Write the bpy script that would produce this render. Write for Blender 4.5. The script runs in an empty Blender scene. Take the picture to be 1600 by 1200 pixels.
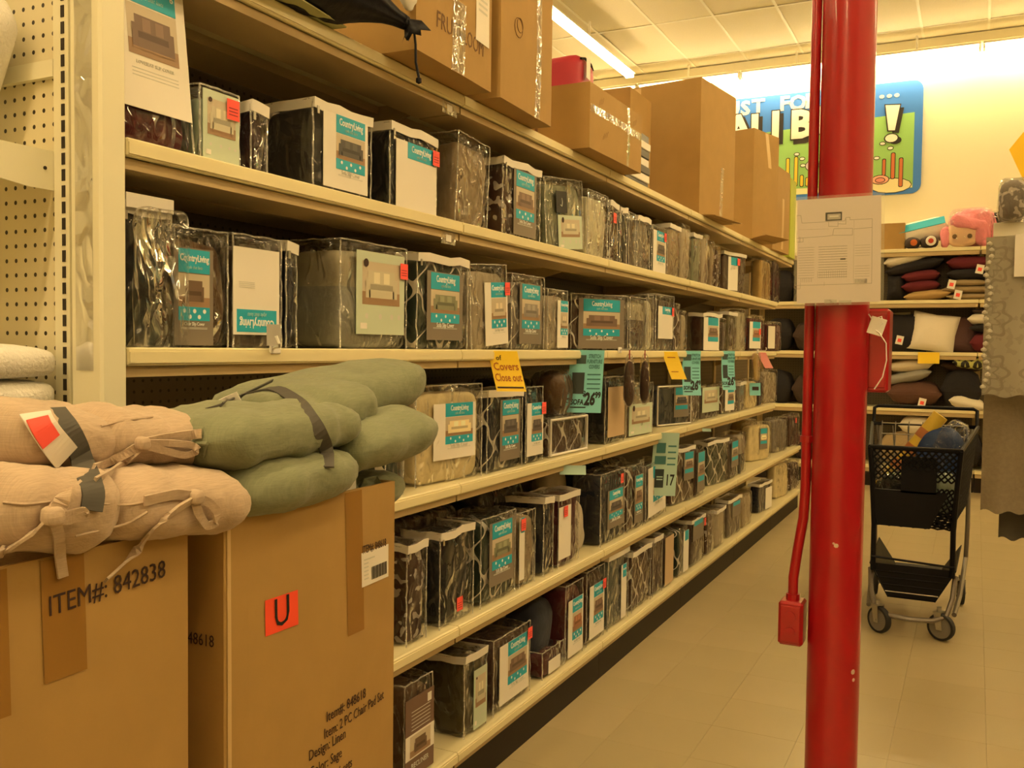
import bpy, math, random
from mathutils import Vector, Matrix, noise
rnd = random.Random(7)
SC = bpy.context.scene
COL = SC.collection
# ------------------------------------------------------------------ camera
cam_d = bpy.data.cameras.new('camera')
cam = bpy.data.objects.new('camera', cam_d)
COL.objects.link(cam)
SC.camera = cam
cam_d.sensor_fit = 'HORIZONTAL'
cam_d.sensor_width = 36.0
cam_d.lens = 36.0 * 1446.0 / 1600.0
cam_d.clip_start = 0.05
cam_d.clip_end = 100
yaw, pitch, roll = math.radians(26.6), math.radians(2.264), math.radians(-0.669)
D = Vector((-math.sin(yaw) * math.cos(pitch), math.cos(yaw) * math.cos(pitch), -math.sin(pitch)))
R0 = Vector((math.cos(yaw), math.sin(yaw), 0))
U0 = R0.cross(D)
CR = R0 * math.cos(roll) - U0 * math.sin(roll)
CU = U0 * math.cos(roll) + R0 * math.sin(roll)
m3 = Matrix((CR, CU, -D)).transposed()
cam.matrix_world = Matrix.Translation((0, 0, 1.40)) @ m3.to_4x4()
# ------------------------------------------------------------------ world and exposure
SC.view_settings.view_transform = 'Standard'
SC.view_settings.look = 'None'
SC.view_settings.exposure = 0.50
SC.view_settings.gamma = 1.0
SC.view_settings.use_curve_mapping = False
world = bpy.data.worlds.new('store_air')
SC.world = world
world.use_nodes = True
world.node_tree.nodes['Background'].inputs[0].default_value = (1.0, 0.72, 0.36, 1)
world.node_tree.nodes['Background'].inputs[1].default_value = 0.03
LAMP = (1.0, 0.72, 0.345)
TUBE = 36.0          # emission strength of the fluorescent tubes
# ------------------------------------------------------------------ materials
MATS = {}
def newmat(name):
    m = bpy.data.materials.new(name)
    m.use_nodes = True
    return m, m.node_tree, m.node_tree.nodes['Principled BSDF']
def N(nt, t, **kw):
    n = nt.nodes.new(t)
    for k, v in kw.items():
        setattr(n, k, v)
    return n
def plain(name, col, rough=0.6, metal=0.0, spec=0.5, bump=0.0, scale=40.0, var=0.0, coat=0.0):
    if name in MATS:
        return MATS[name]
    m, nt, b = newmat(name)
    b.inputs['Base Color'].default_value = (*col, 1)
    b.inputs['Roughness'].default_value = rough
    b.inputs['Metallic'].default_value = metal
    b.inputs['Specular IOR Level'].default_value = spec
    b.inputs['Coat Weight'].default_value = coat
    if bump or var:
        tc = N(nt, 'ShaderNodeTexCoord')
        nz = N(nt, 'ShaderNodeTexNoise')
        nz.inputs['Scale'].default_value = scale
        nz.inputs['Detail'].default_value = 4
        nt.links.new(tc.outputs['Object'], nz.inputs['Vector'])
        if bump:
            bp = N(nt, 'ShaderNodeBump')
            bp.inputs['Strength'].default_value = bump
            bp.inputs['Distance'].default_value = 0.01
            nt.links.new(nz.outputs['Fac'], bp.inputs['Height'])
            nt.links.new(bp.outputs['Normal'], b.inputs['Normal'])
        if var:
            mx = N(nt, 'ShaderNodeMix', data_type='RGBA')
            mx.inputs[6].default_value = (*[c * (1 - var) for c in col], 1)
            mx.inputs[7].default_value = (*[min(1, c * (1 + var)) for c in col], 1)
            nt.links.new(nz.outputs['Fac'], mx.inputs[0])
            nt.links.new(mx.outputs[2], b.inputs['Base Color'])
    MATS[name] = m
    return m
def emit(name, col, s):
    if name in MATS:
        return MATS[name]
    m = bpy.data.materials.new(name)
    m.use_nodes = True
    nt = m.node_tree
    nt.nodes.clear()
    e = N(nt, 'ShaderNodeEmission')
    e.inputs[0].default_value = (*col, 1)
    e.inputs[1].default_value = s
    o = N(nt, 'ShaderNodeOutputMaterial')
    nt.links.new(e.outputs[0], o.inputs[0])
    MATS[name] = m
    return m
def mth(nt, op, a, b=None, c=None):
    n = N(nt, 'ShaderNodeMath', operation=op)
    for i, v in enumerate((a, b, c)):
        if v is None:
            continue
        if isinstance(v, (int, float)):
            n.inputs[i].default_value = v
        else:
            nt.links.new(v, n.inputs[i])
    return n.outputs[0]
def plastic_film(name='clear_plastic_film', base=0.0, haze=0.010, scale=15.0, strength=1.0):
    if name in MATS:
        return MATS[name]
    m = bpy.data.materials.new(name)
    m.use_nodes = True
    nt = m.node_tree
    nt.nodes.clear()
    tc = N(nt, 'ShaderNodeTexCoord')
    mp = N(nt, 'ShaderNodeMapping')
    mp.inputs['Scale'].default_value = (1.0, 1.0, 0.55)
    nt.links.new(tc.outputs['Object'], mp.inputs['Vector'])
    oi = N(nt, 'ShaderNodeObjectInfo')
    nz = N(nt, 'ShaderNodeTexNoise', noise_dimensions='4D')
    nz.inputs['Scale'].default_value = scale
    nz.inputs['Detail'].default_value = 1
    nz.inputs['Distortion'].default_value = .8
    nt.links.new(mp.outputs[0], nz.inputs['Vector'])
    w = mth(nt, 'MULTIPLY', oi.outputs['Random'], 40.0)
    nt.links.new(w, nz.inputs['W'])
    crease = mth(nt, 'MINIMUM', mth(nt, 'MULTIPLY', mth(nt, 'ABSOLUTE', mth(nt, 'SUBTRACT', nz.outputs['Fac'], 0.5)), 9.0), 1.0)
    n2 = N(nt, 'ShaderNodeTexNoise', noise_dimensions='4D')
    n2.inputs['Scale'].default_value = scale * .55
    n2.inputs['Detail'].default_value = 1.5
    nt.links.new(mp.outputs[0], n2.inputs['Vector'])
    nt.links.new(w, n2.inputs['W'])
    bp = N(nt, 'ShaderNodeBump')
    bp.inputs['Strength'].default_value = strength
    bp.inputs['Distance'].default_value = 0.075
    nt.links.new(mth(nt, 'ADD', mth(nt, 'MULTIPLY', crease, -.10), n2.outputs['Fac']), bp.inputs['Height'])
    g = N(nt, 'ShaderNodeBsdfGlossy')
    g.inputs['Color'].default_value = (1, 1, 1, 1)
    g.inputs['Roughness'].default_value = 0.032
    nt.links.new(bp.outputs['Normal'], g.inputs['Normal'])
    d = N(nt, 'ShaderNodeBsdfDiffuse')
    d.inputs['Color'].default_value = (0.85, 0.85, 0.85, 1)
    t = N(nt, 'ShaderNodeBsdfTransparent')
    t.inputs['Color'].default_value = (0.97, 0.97, 0.97, 1)
    fr = N(nt, 'ShaderNodeFresnel')
    fr.inputs['IOR'].default_value = 1.45
    nt.links.new(bp.outputs['Normal'], fr.inputs['Normal'])
    fac = mth(nt, 'MINIMUM', mth(nt, 'ADD', mth(nt, 'MULTIPLY', fr.outputs[0], 1.15), base), 0.55)
    m1 = N(nt, 'ShaderNodeMixShader')
    m1.inputs[0].default_value = haze
    nt.links.new(t.outputs[0], m1.inputs[1])
    nt.links.new(d.outputs[0], m1.inputs[2])
    m2 = N(nt, 'ShaderNodeMixShader')
    nt.links.new(fac, m2.inputs[0])
    nt.links.new(m1.outputs[0], m2.inputs[1])
    nt.links.new(g.outputs[0], m2.inputs[2])
    o = N(nt, 'ShaderNodeOutputMaterial')
    nt.links.new(m2.outputs[0], o.inputs[0])
    MATS[name] = m
    return m
FAB = {
    'maroon': (.085, .005, .010), 'mint': (.46, .56, .47), 'plum': (.03, .004, .009), 'darkgrey': (.040, .036, .033),
    'black': (.006, .0055, .007), 'tan': (.33, .255, .165), 'brown': (.060, .025, .015), 'sage': (.19, .205, .14),
    'ivory': (.64, .60, .45), 'greybrown': (.115, .085, .066), 'grey': (.21, .185, .16), 'beige': (.44, .38, .285),
    'gold': (.48, .33, .12), 'brownolive': (.105, .056, .026), 'navy': (.006, .008, .021), 'beigegrey': (.44, .405, .30),
    'green': (.018, .034, .022), 'olive': (.095, .077, .032), 'cream': (.76, .65, .39), 'navygrey': (.030, .034, .050),
    'charcoalbeige': (.03, .027, .024), 'greygreen': (.10, .12, .105)}
WEAVE2 = {'trellis': (.74, .7, .62), 'camo': (.50, .45, .40), 'band': (.33, .33, .29), 'chevron': (.3, .24, .16)}
def fabric(col, pat=''):
    key = 'fabric_' + col + pat
    if key in MATS:
        return MATS[key]
    c = FAB[col]
    m, nt, b = newmat(key)
    b.inputs['Roughness'].default_value = 0.85
    b.inputs['Specular IOR Level'].default_value = 0.2
    b.inputs['Sheen Weight'].default_value = 0.15
    tc = N(nt, 'ShaderNodeTexCoord')
    nz = N(nt, 'ShaderNodeTexNoise')
    nz.inputs['Scale'].default_value = 22
    nz.inputs['Detail'].default_value = 5
    nt.links.new(tc.outputs['Object'], nz.inputs['Vector'])
    bp = N(nt, 'ShaderNodeBump')
    bp.inputs['Strength'].default_value = 0.35
    bp.inputs['Distance'].default_value = 0.012
    nt.links.new(nz.outputs['Fac'], bp.inputs['Height'])
    nt.links.new(bp.outputs['Normal'], b.inputs['Normal'])
    mx = N(nt, 'ShaderNodeMix', data_type='RGBA')
    mx.inputs[6].default_value = (*[v * .72 for v in c], 1)
    mx.inputs[7].default_value = (*[min(1, v * 1.28) for v in c], 1)
    nt.links.new(nz.outputs['Fac'], mx.inputs[0])
    out = mx.outputs[2]
    if pat:
        sx = N(nt, 'ShaderNodeSeparateXYZ')
        nt.links.new(tc.outputs['Object'], sx.inputs[0])
        u = mth(nt, 'ADD', sx.outputs[0], sx.outputs[1])
        v = sx.outputs[2]
        if pat == 'trellis':
            cu = mth(nt, 'MULTIPLY', u, 44.0)
            cv = mth(nt, 'MULTIPLY', v, 36.0)
            wob = mth(nt, 'MULTIPLY', mth(nt, 'SINE', mth(nt, 'MULTIPLY', cv, 2.0)), 0.45)
            f = mth(nt, 'ADD', mth(nt, 'COSINE', mth(nt, 'ADD', cu, wob)), mth(nt, 'COSINE', cv))
            fac = mth(nt, 'LESS_THAN', mth(nt, 'ABSOLUTE', f), 0.17)
        elif pat == 'camo':
            n2 = N(nt, 'ShaderNodeTexNoise')
            n2.inputs['Scale'].default_value = 34
            n2.inputs['Detail'].default_value = 1
            nt.links.new(tc.outputs['Object'], n2.inputs['Vector'])
            fac = mth(nt, 'GREATER_THAN', n2.outputs['Fac'], 0.60)
        elif pat == 'band':
            fac = mth(nt, 'LESS_THAN', v, 0.155)
        elif pat == 'twotone':
            fac = mth(nt, 'LESS_THAN', v, 0.14)
        else:
            z = mth(nt, 'ABSOLUTE', mth(nt, 'SUBTRACT', mth(nt, 'FRACT', mth(nt, 'MULTIPLY', u, 8.0)), 0.5))
            fac = mth(nt, 'LESS_THAN', mth(nt, 'FRACT', mth(nt, 'ADD', mth(nt, 'MULTIPLY', v, 16.0), mth(nt, 'MULTIPLY', z, 2.0))), 0.25)
        m2 = N(nt, 'ShaderNodeMix', data_type='RGBA')
        nt.links.new(fac, m2.inputs[0])
        nt.links.new(out, m2.inputs[6])
        c2 = WEAVE2.get(pat, (.10, .075, .06))
        if col == 'charcoalbeige':
            c2 = (.05, .05, .05)
            mx.inputs[6].default_value = (.34, .29, .22, 1)
            mx.inputs[7].default_value = (.42, .37, .29, 1)
        m2.inputs[7].default_value = (*c2, 1)
        out = m2.outputs[2]
    nt.links.new(out, b.inputs['Base Color'])
    MATS[key] = m
    return m
def pegboard(name, col):
    if name in MATS:
        return MATS[name]
    m, nt, b = newmat(name)
    b.inputs['Roughness'].default_value = 0.45
    tc = N(nt, 'ShaderNodeTexCoord')
    sx = N(nt, 'ShaderNodeSeparateXYZ')
    nt.links.new(tc.outputs['Object'], sx.inputs[0])
    u = mth(nt, 'SUBTRACT', mth(nt, 'FRACT', mth(nt, 'MULTIPLY', mth(nt, 'ADD', sx.outputs[0], sx.outputs[1]), 1 / .0275)), .5)
    v = mth(nt, 'SUBTRACT', mth(nt, 'FRACT', mth(nt, 'MULTIPLY', sx.outputs[2], 1 / .0275)), .5)
    d = mth(nt, 'SQRT', mth(nt, 'ADD', mth(nt, 'MULTIPLY', u, u), mth(nt, 'MULTIPLY', v, v)))
    f = mth(nt, 'LESS_THAN', d, 0.15)
    mx = N(nt, 'ShaderNodeMix', data_type='RGBA')
    nt.links.new(f, mx.inputs[0])
    mx.inputs[6].default_value = (*col, 1)
    mx.inputs[7].default_value = (.03, .022, .012, 1)
    nt.links.new(mx.outputs[2], b.inputs['Base Color'])
    bp = N(nt, 'ShaderNodeBump')
    bp.invert = True
    bp.inputs['Distance'].default_value = 0.003
    nt.links.new(f, bp.inputs['Height'])
    nt.links.new(bp.outputs['Normal'], b.inputs['Normal'])
    MATS[name] = m
    return m
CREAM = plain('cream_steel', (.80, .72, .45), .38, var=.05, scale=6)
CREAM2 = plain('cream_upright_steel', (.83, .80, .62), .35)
SHADED = plain('cream_steel_shaded', (.50, .38, .20), .5)  # cream steel with the shade under the shelves put into its colour
KICK = plain('dark_kickplate', (.016, .010, .007), .5, spec=.2)
CARD = plain('corrugated_cardboard', (.40, .245, .078), .75, bump=.12, scale=12, var=.10)
CARDIN = plain('cardboard_inside', (.40, .25, .09), .8)
TAPE = plain('brown_packing_tape', (.30, .155, .036), .25, spec=.5)
CTAPE = plastic_film('clear_packing_tape', base=.10, haze=.10, scale=30, strength=.35)
INK = plain('dark_print_ink', (.035, .012, .008), .7)
BLACK = plain('black_ink', (.008, .008, .008), .6)
PAPER = plain('white_card_paper', (.84, .80, .74), .55)
TEAL = plain('teal_print', (.012, .40, .58), .5)
GREYCARD = plain('taupe_print', (.21, .175, .14), .55)
PALE = plain('pale_green_print', (.55, .64, .52), .5)
WHITE = plain('white_plastic', (.88, .86, .82), .4)
STICK = plain('red_sticker_paper', (.95, .10, .075), .6)
STICKORANGE = plain('orange_red_sticker_paper', (.95, .085, .035), .6)
LTEXT = plain('white_print', (.9, .9, .88), .6)
MUTED = plain('muted_print', (.62, .62, .58), .6)
HEM = plain('white_zip_band', (.82, .78, .72), .5)
FILM = plastic_film()
REDPAINT = plain('glossy_red_paint', (.37, .007, .012), .28, spec=.5, coat=.3, var=.05, scale=5)
WALL = plain('painted_wall', (.88, .84, .62), .7)
CEILM = plain('ceiling_board', (.72, .66, .52), .85, bump=.2, scale=60, var=.05)
TBAR = plain('ceiling_grid_bar', (.78, .74, .62), .5)
CHROME = plain('grey_metal', (.5, .48, .44), .3, metal=.9)
BLKPL = plain('black_plastic', (.006, .006, .009), .5, spec=.18)
# ------------------------------------------------------------------ mesh helpers
def mesh(name, vs, fs, mats, fmat=None, smooth=False):
    me = bpy.data.meshes.new(name)
    me.from_pydata([tuple(v) for v in vs], [], fs)
    for m in (mats if isinstance(mats, (list, tuple)) else [mats]):
        me.materials.append(m)
    if fmat:
        me.polygons.foreach_set('material_index', fmat)
    if smooth:
        me.polygons.foreach_set('use_smooth', [True] * len(fs))
    me.update()
    return me
def link(name, me, parent=None, loc=(0, 0, 0), rot=(0, 0, 0)):
    o = bpy.data.objects.new(name, me)
    COL.objects.link(o)
    o.location = loc
    o.rotation_euler = rot
    if parent is not None:
        o.parent = parent
    return o
def thing(name, label, cat, loc=(0, 0, 0), rot=(0, 0, 0), group=None):
    o = link(name, None, None, loc, rot)
    tag(o, label, cat, group)
    return o
def tag(o, label, cat, group=None):
    o['label'] = label
    o['category'] = cat
    if group:
        o['group'] = group
    return o
def struct(o):
    o['kind'] = 'structure'
    return o
class MB:
    def __init__(s):
        s.v, s.f, s.m = [], [], []
    def add(s, vs, fs, mi=0):
        n = len(s.v)
        s.v += [tuple(v) for v in vs]
        s.f += [tuple(i + n for i in f) for f in fs]
        s.m += [mi] * len(fs)
    def box(s, a, b, mi=0):
        x0, y0, z0 = a
        x1, y1, z1 = b
        s.add([(x0, y0, z0), (x1, y0, z0), (x1, y1, z0), (x0, y1, z0), (x0, y0, z1), (x1, y0, z1), (x1, y1, z1), (x0, y1, z1)],
              [(0, 3, 2, 1), (4, 5, 6, 7), (0, 1, 5, 4), (1, 2, 6, 5), (2, 3, 7, 6), (3, 0, 4, 7)], mi)
    def bevbox(s, a, b, r, mi=0):
        # box with all edges chamfered
        lo, hi = Vector(a), Vector(b)
        c = (lo + hi) / 2
        h = (hi - lo) / 2
        pts = {}
        vs = []
        for sx in (-1, 1):
            for sy in (-1, 1):
                for sz in (-1, 1):
                    for ax in range(3):
                        p = [sx * (h.x - r), sy * (h.y - r), sz * (h.z - r)]
                        p[ax] = (sx, sy, sz)[ax] * h[ax]
                        pts[(sx, sy, sz, ax)] = len(vs)
                        vs.append(c + Vector(p))
        fs = []
        for ax in range(3):
            o1, o2 = [i for i in range(3) if i != ax]
            for sg in (-1, 1):
                q = []
                for (p1, p2) in ((-1, -1), (1, -1), (1, 1), (-1, 1)):
                    k = [0, 0, 0]
                    k[ax], k[o1], k[o2] = sg, p1, p2
                    q.append(pts[(*k, ax)])
                flip = (sg < 0) != (ax == 1)
                fs.append(tuple(reversed(q)) if flip else tuple(q))
        for ax in range(3):
            o1, o2 = [i for i in range(3) if i != ax]
            for p1 in (-1, 1):
                for p2 in (-1, 1):
                    k0, k1 = [0, 0, 0], [0, 0, 0]
                    k0[ax], k1[ax] = -1, 1
                    k0[o1] = k1[o1] = p1
                    k0[o2] = k1[o2] = p2
                    fs.append((pts[(*k0, o1)], pts[(*k1, o1)], pts[(*k1, o2)], pts[(*k0, o2)]))
        for sx in (-1, 1):
            for sy in (-1, 1):
                for sz in (-1, 1):
                    fs.append(tuple(pts[(sx, sy, sz, ax)] for ax in range(3)))
        s.add(vs, fs, mi)
    def tube(s, pts, r, seg=8, closed=False, mi=0):
        pts = [Vector(p) for p in pts]
        n = len(pts)
        vs = []
        prev = None
        for i, p in enumerate(pts):
            if closed:
                t = (pts[(i + 1) % n] - pts[i - 1]).normalized()
            else:
                t = (pts[min(i + 1, n - 1)] - pts[max(i - 1, 0)]).normalized()
            if prev is None:
                a = Vector((0, 0, 1)) if abs(t.z) < .9 else Vector((1, 0, 0))
                prev = t.cross(a).normalized()
            nn = (prev - t * prev.dot(t)).normalized()
            prev = nn
            bb = t.cross(nn)
            rr = r[i] if isinstance(r, (list, tuple)) else r
            for k in range(seg):
                a = 2 * math.pi * k / seg
                vs.append(p + nn * (math.cos(a) * rr) + bb * (math.sin(a) * rr))
        fs = []
        for i in range(n if closed else n - 1):
            j = (i + 1) % n
            for k in range(seg):
                k2 = (k + 1) % seg
                fs.append((i * seg + k, i * seg + k2, j * seg + k2, j * seg + k))
        if not closed:
            fs.append(tuple(reversed(range(seg))))
            fs.append(tuple(range((n - 1) * seg, n * seg)))
        s.add(vs, fs, mi)
    def ribbon(s, pts, w, side, th=.0016, mi=0):
        # flat strip along pts, as wide as w along the side vector(s)
        pts = [Vector(p) for p in pts]
        n = len(pts)
        vs = []
        for i, p in enumerate(pts):
            t = (pts[min(i + 1, n - 1)] - pts[max(i - 1, 0)]).normalized()
            sd = Vector(side[i] if isinstance(side[0], (list, tuple, Vector)) else side)
            sd = (sd - t * sd.dot(t)).normalized()
            nn = t.cross(sd).normalized() * th
            ww = w[i] if isinstance(w, (list, tuple)) else w
            vs += [p - sd * ww / 2 - nn, p + sd * ww / 2 - nn, p + sd * ww / 2 + nn, p - sd * ww / 2 + nn]
        fs = []
        for i in range(n - 1):
            for k in range(4):
                k2 = (k + 1) % 4
                fs.append((i * 4 + k, i * 4 + k2, i * 4 + 4 + k2, i * 4 + 4 + k))
        fs += [(3, 2, 1, 0), tuple(range((n - 1) * 4, n * 4))]
        s.add(vs, fs, mi)
    def prism(s, poly, y0, y1, mi=0):
        # polygon in x,z pulled from y0 to y1
        n = len(poly)
        vs = [(x, y0, z) for x, z in poly] + [(x, y1, z) for x, z in poly]
        fs = [tuple(range(n)), tuple(range(2 * n - 1, n - 1, -1))]
        for i in range(n):
            j = (i + 1) % n
            fs.append((i, i + n, j + n, j))
        s.add(vs, fs, mi)
    def lathe(s, prof, c=(0, 0, 0), seg=20, axis=2, mi=0):
        vs = []
        for r, h in prof:
            for k in range(seg):
                a = 2 * math.pi * k / seg
                p = [math.cos(a) * r, math.sin(a) * r, h]
                if axis == 0:
                    p = [p[2], p[0], p[1]]
                elif axis == 1:
                    p = [p[0], p[2], p[1]]
                vs.append((p[0] + c[0], p[1] + c[1], p[2] + c[2]))
        fs = []
        for i in range(len(prof) - 1):
            for k in range(seg):
                k2 = (k + 1) % seg
                fs.append((i * seg + k, i * seg + k2, (i + 1) * seg + k2, (i + 1) * seg + k))
        s.add(vs, fs, mi)
    def mesh(s, name, mats, smooth=False):
        return mesh(name, s.v, s.f, mats, s.m, smooth)
    def build(s, name, mats, parent=None, smooth=False, loc=(0, 0, 0), rot=(0, 0, 0)):
        o = link(name, s.mesh(name, mats, smooth), parent, loc, rot)
        if smooth:
            try:
                o.data.set_sharp_from_angle(angle=math.radians(40))
            except Exception:
                pass
        return o
def boxobj(name, a, b, mat, parent=None, r=0.0, loc=(0, 0, 0), rot=(0, 0, 0)):
    mb = MB()
    if r:
        mb.bevbox(a, b, r)
    else:
        mb.box(a, b)
    return mb.build(name, mat, parent, loc=loc, rot=rot)
# unit cube, subdivided, as lists
_grid = {}
def unit_grid(n):
    if n in _grid:
        return _grid[n]
    vs, fs, idx = [], [], {}
    def vid(p):
        k = tuple(round(c, 5) for c in p)
        if k not in idx:
            idx[k] = len(vs)
            vs.append(Vector(k))
        return idx[k]
    for ax in range(3):
        o1, o2 = [(1, 2), (2, 0), (0, 1)][ax]
        for sg in (-1, 1):
            for i in range(n):
                for j in range(n):
                    q = []
                    for (a, b) in ((i, j), (i + 1, j), (i + 1, j + 1), (i, j + 1)):
                        p = [0, 0, 0]
                        p[ax] = sg
                        p[o1] = -1 + 2 * a / n
                        p[o2] = -1 + 2 * b / n
                        q.append(vid(p))
                    fs.append(tuple(q) if sg > 0 else tuple(reversed(q)))
    _grid[n] = (vs, fs)
    return _grid[n]
def soft_box(name, dx, dy, dz, mat, n=7, p=7.0, amp=.004, freq=9.0, seed=0.0, bulge=0.0, slump=0.0):
    """rounded, slightly lumpy block standing on z=0"""
    vs, fs = unit_grid(n)
    out = []
    sd = Vector((seed * 3.7, seed * 1.3, seed * 2.1))
    for v in vs:
        q = Vector([math.copysign(abs(math.sin(c * math.pi / 2)) ** .8, c) for c in v])
        L = (abs(q.x) ** p + abs(q.y) ** p + abs(q.z) ** p) ** (1 / p)
        q = q / L
        k = 1 + bulge * (1 - q.z * q.z)
        pt = Vector((q.x * dx / 2 * k, q.y * dy / 2 * (1 + bulge * .3 * (1 - q.z * q.z)), q.z * dz / 2 + dz / 2))
        nv = noise.noise(pt * freq + sd) * amp + noise.noise(pt * freq * 2.7 + sd) * amp * .5
        pt = pt + q.normalized() * nv
        if slump:
            t = pt.z / dz
            pt.x += slump * t * t
        pt.z = max(pt.z, 0.0008)
        out.append(pt)
    return mesh(name, out, fs, mat, smooth=True)
# ------------------------------------------------------------------ lettering
_txt = {}
def text_mesh(s, size, mat, bold=0.0, narrow=1.0, depth=0.0004, align='CENTER', shear=0.0, res=2, space=1.0):
    key = (s, size, mat.name, bold, narrow, depth, align, shear, space)
    if key in _txt:
        return _txt[key]
    cu = bpy.data.curves.new('lettering', 'FONT')
    cu.body = s
    cu.size = size
    cu.align_x = align
    cu.align_y = 'CENTER'
    cu.offset = bold
    cu.shear = shear
    cu.space_line = .95
    cu.space_character = space
    cu.resolution_u = res
    cu.extrude = depth
    o = bpy.data.objects.new('lettering', cu)
    COL.objects.link(o)
    dg = bpy.context.evaluated_depsgraph_get()
    me = bpy.data.meshes.new_from_object(o.evaluated_get(dg))
    bpy.data.objects.remove(o)
    bpy.data.curves.remove(cu)
    me.name = 'lettering'
    me.materials.clear()
    me.materials.append(mat)
    if narrow != 1.0:
        for v in me.vertices:
            v.co.x *= narrow
    _txt[key] = me
    return me
FACE_X = (math.pi / 2, 0, math.pi / 2)     # lettering read from +X
FACE_Y = (math.pi / 2, 0, 0)               # lettering read from -Y
def letters(s, size, mat, parent, loc, face=FACE_X, name='lettering', **kw):
    return link(name, text_mesh(s, size, mat, **kw), parent, loc, face)
# ================================================================== the room
struct(boxobj('floor', (-9, -6, -.06), (6, 10.9, -.004), plain('floor_underlay', (.36, .30, .18), .5)))
FLOOR = bpy.data.objects['floor']
tile_m = plain('vinyl_floor_tile', (.43, .355, .205), .32, var=.06, scale=3, bump=.03)
tile_m2 = plain('vinyl_floor_tile_pale', (.445, .365, .215), .30, var=.06, scale=3, bump=.03)
mb = MB()
mb.bevbox((-.1521, -.1521, -.004), (.1521, .1521, 0), .0006)
tmesh = [mb.mesh('floor_tile', t) for t in (tile_m, tile_m2)]
for i in range(9):
    for j in range(31):
        link('floor_tile', tmesh[rnd.random() < .3], FLOOR, (-1.30 + .3048 * i, 1.4 + .3048 * j, 0))
big = MB()
for a, b in (((-9, -6, -.004), (-1.4524, 10.9, 0)), ((1.2908, -6, -.004), (6, 10.9, 0)), ((-1.4524, -6, -.004), (1.2908, 1.2476, 0)), ((-1.4524, 10.6964, -.004), (1.2908, 10.9, 0))):
    big.box(a, b)
o = big.build('floor_covering', tile_m, FLOOR)
o['kind'] = 'stuff'
YW = 10.8
ZC = 4.70
struct(boxobj('wall_back', (-9, YW, 0), (6, YW + .1, ZC + .1), WALL))
struct(boxobj('wall_left', (-9.1, -6, 0), (-9, YW, ZC + .1), WALL))
struct(boxobj('wall_right', (6, -6, 0), (6.1, YW, ZC + .1), WALL))
struct(boxobj('wall_front', (-9, -6.1, 0), (6, -6, ZC + .1), WALL))
CE = struct(boxobj('ceiling', (-9, -6, ZC + .03), (6, YW, ZC + .1), CEILM))
# suspended boards between grid bars
mb = MB()
mb.bevbox((-.297, -.60, 0), (.297, .60, .014), .004)
cm = mb.mesh('ceiling_tile', CEILM)
xs = [-3.028 + .61 * k for k in range(-7, 9)]
ys = [10.397 - 1.22 * k for k in range(0, 5)]
for i, x in enumerate(xs[:-1]):
    for y in ys[:-1]:
        o = link('ceiling_tile', cm, CE, (x + .305, y - .61, ZC + .001 + rnd.uniform(0, .004)), (rnd.uniform(-.004, .004), rnd.uniform(-.012, .012), 0))
    o = link('ceiling_tile', cm, CE, (x + .305, ys[0] + .61, ZC + .002))
for x in xs:
    boxobj('grid_bar', (x - .012, ys[-1], ZC - .004), (x + .012, YW, ZC + .001), TBAR, CE)
for y in ys:
    for k in range(len(xs) - 1):
        boxobj('grid_bar', (xs[k] + .013, y - .012, ZC - .004), (xs[k + 1] - .013, y + .012, ZC + .001), TBAR, CE)
rest = MB()
rest.box((-9, -6, ZC), (6, ys[-1] - .02, ZC + .02))
rest.box((-9, ys[-1] - .02, ZC), (xs[0] - .02, YW, ZC + .02))
rest.box((xs[-1] + .02, ys[-1] - .02, ZC), (6, YW, ZC + .02))
o = rest.build('ceiling_board', CEILM, CE)
o['kind'] = 'stuff'
struct(boxobj('trim_back', (-9, YW - .05, ZC - .10), (6, YW, ZC - .006), plain('painted_trim', (.80, .74, .55), .6)))
# ------------------------------------------------------------------ strip lights
TUBEM = emit('lit_fluorescent_tube', LAMP, TUBE)
HOUS = plain('white_enamel', (.86, .83, .72), .4)
def strip(name, label, c, length, along, n, z, tubes=2, lamp=None):
    """row of bare tube fixtures hung below the ceiling; c = start point"""
    t = thing(name, label, 'light', (c[0], c[1], z), (0, 0, 0 if along == 'y' else -math.pi / 2), 'strip lights over the aisles')
    seg = length / n
    for k in range(n):
        a = k * seg
        mb = MB()
        mb.prism([(-.065, .045), (.065, .045), (.045, .075), (-.045, .075)], a + .01, a + seg - .01)
        mb.build('housing', HOUS, t)
        for e in (a + .012, a + seg - .028):
            boxobj('tube_holder', (-.05, e, .0), (.05, e + .016, .046), HOUS, t)
        for s in ((-.028, .028) if tubes == 2 else (0,)):
            mb = MB()
            mb.tube([(s, a + .03, .02), (s, a + seg - .03, .02)], .016, 8)
            mb.build('tube', lamp or TUBEM, t, smooth=True)
        mb = MB()
        mb.tube([(0, a + seg * .5, .074), (0, a + seg * .5, ZC - z - .004)], .012, 6)
        mb.build('hanger', HOUS, t)
    return t
ZL = 4.45
strip('strip_light', 'long fluorescent strip above the stacked cartons, running along the aisle', (-3.579, 2.6, 0), 10.044 - 2.6, 'y', 3, ZL)
strip('strip_light', 'fluorescent strip along the back wall above the painted fish sign', (-4.9, 10.62, 0), 7.3, 'x', 6, ZL + .02, lamp=emit('new_fluorescent_tube', LAMP, TUBE * 1.25))
strip('strip_light', 'fluorescent strip over the aisle behind the red pole', (.95, -1.5, 0), 8.5, 'y', 3, ZL)
strip('strip_light', 'fluorescent strip behind the camera near the end cap', (-.9, -4.5, 0), 5.2, 'y', 2, ZL, lamp=emit('bright_fluorescent_tube', LAMP, TUBE * 2.2))
strip('strip_light', 'fluorescent strip over the aisle beyond the hanging curtain panels', (3.4, -1.0, 0), 9.8, 'y', 4, ZL)
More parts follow.
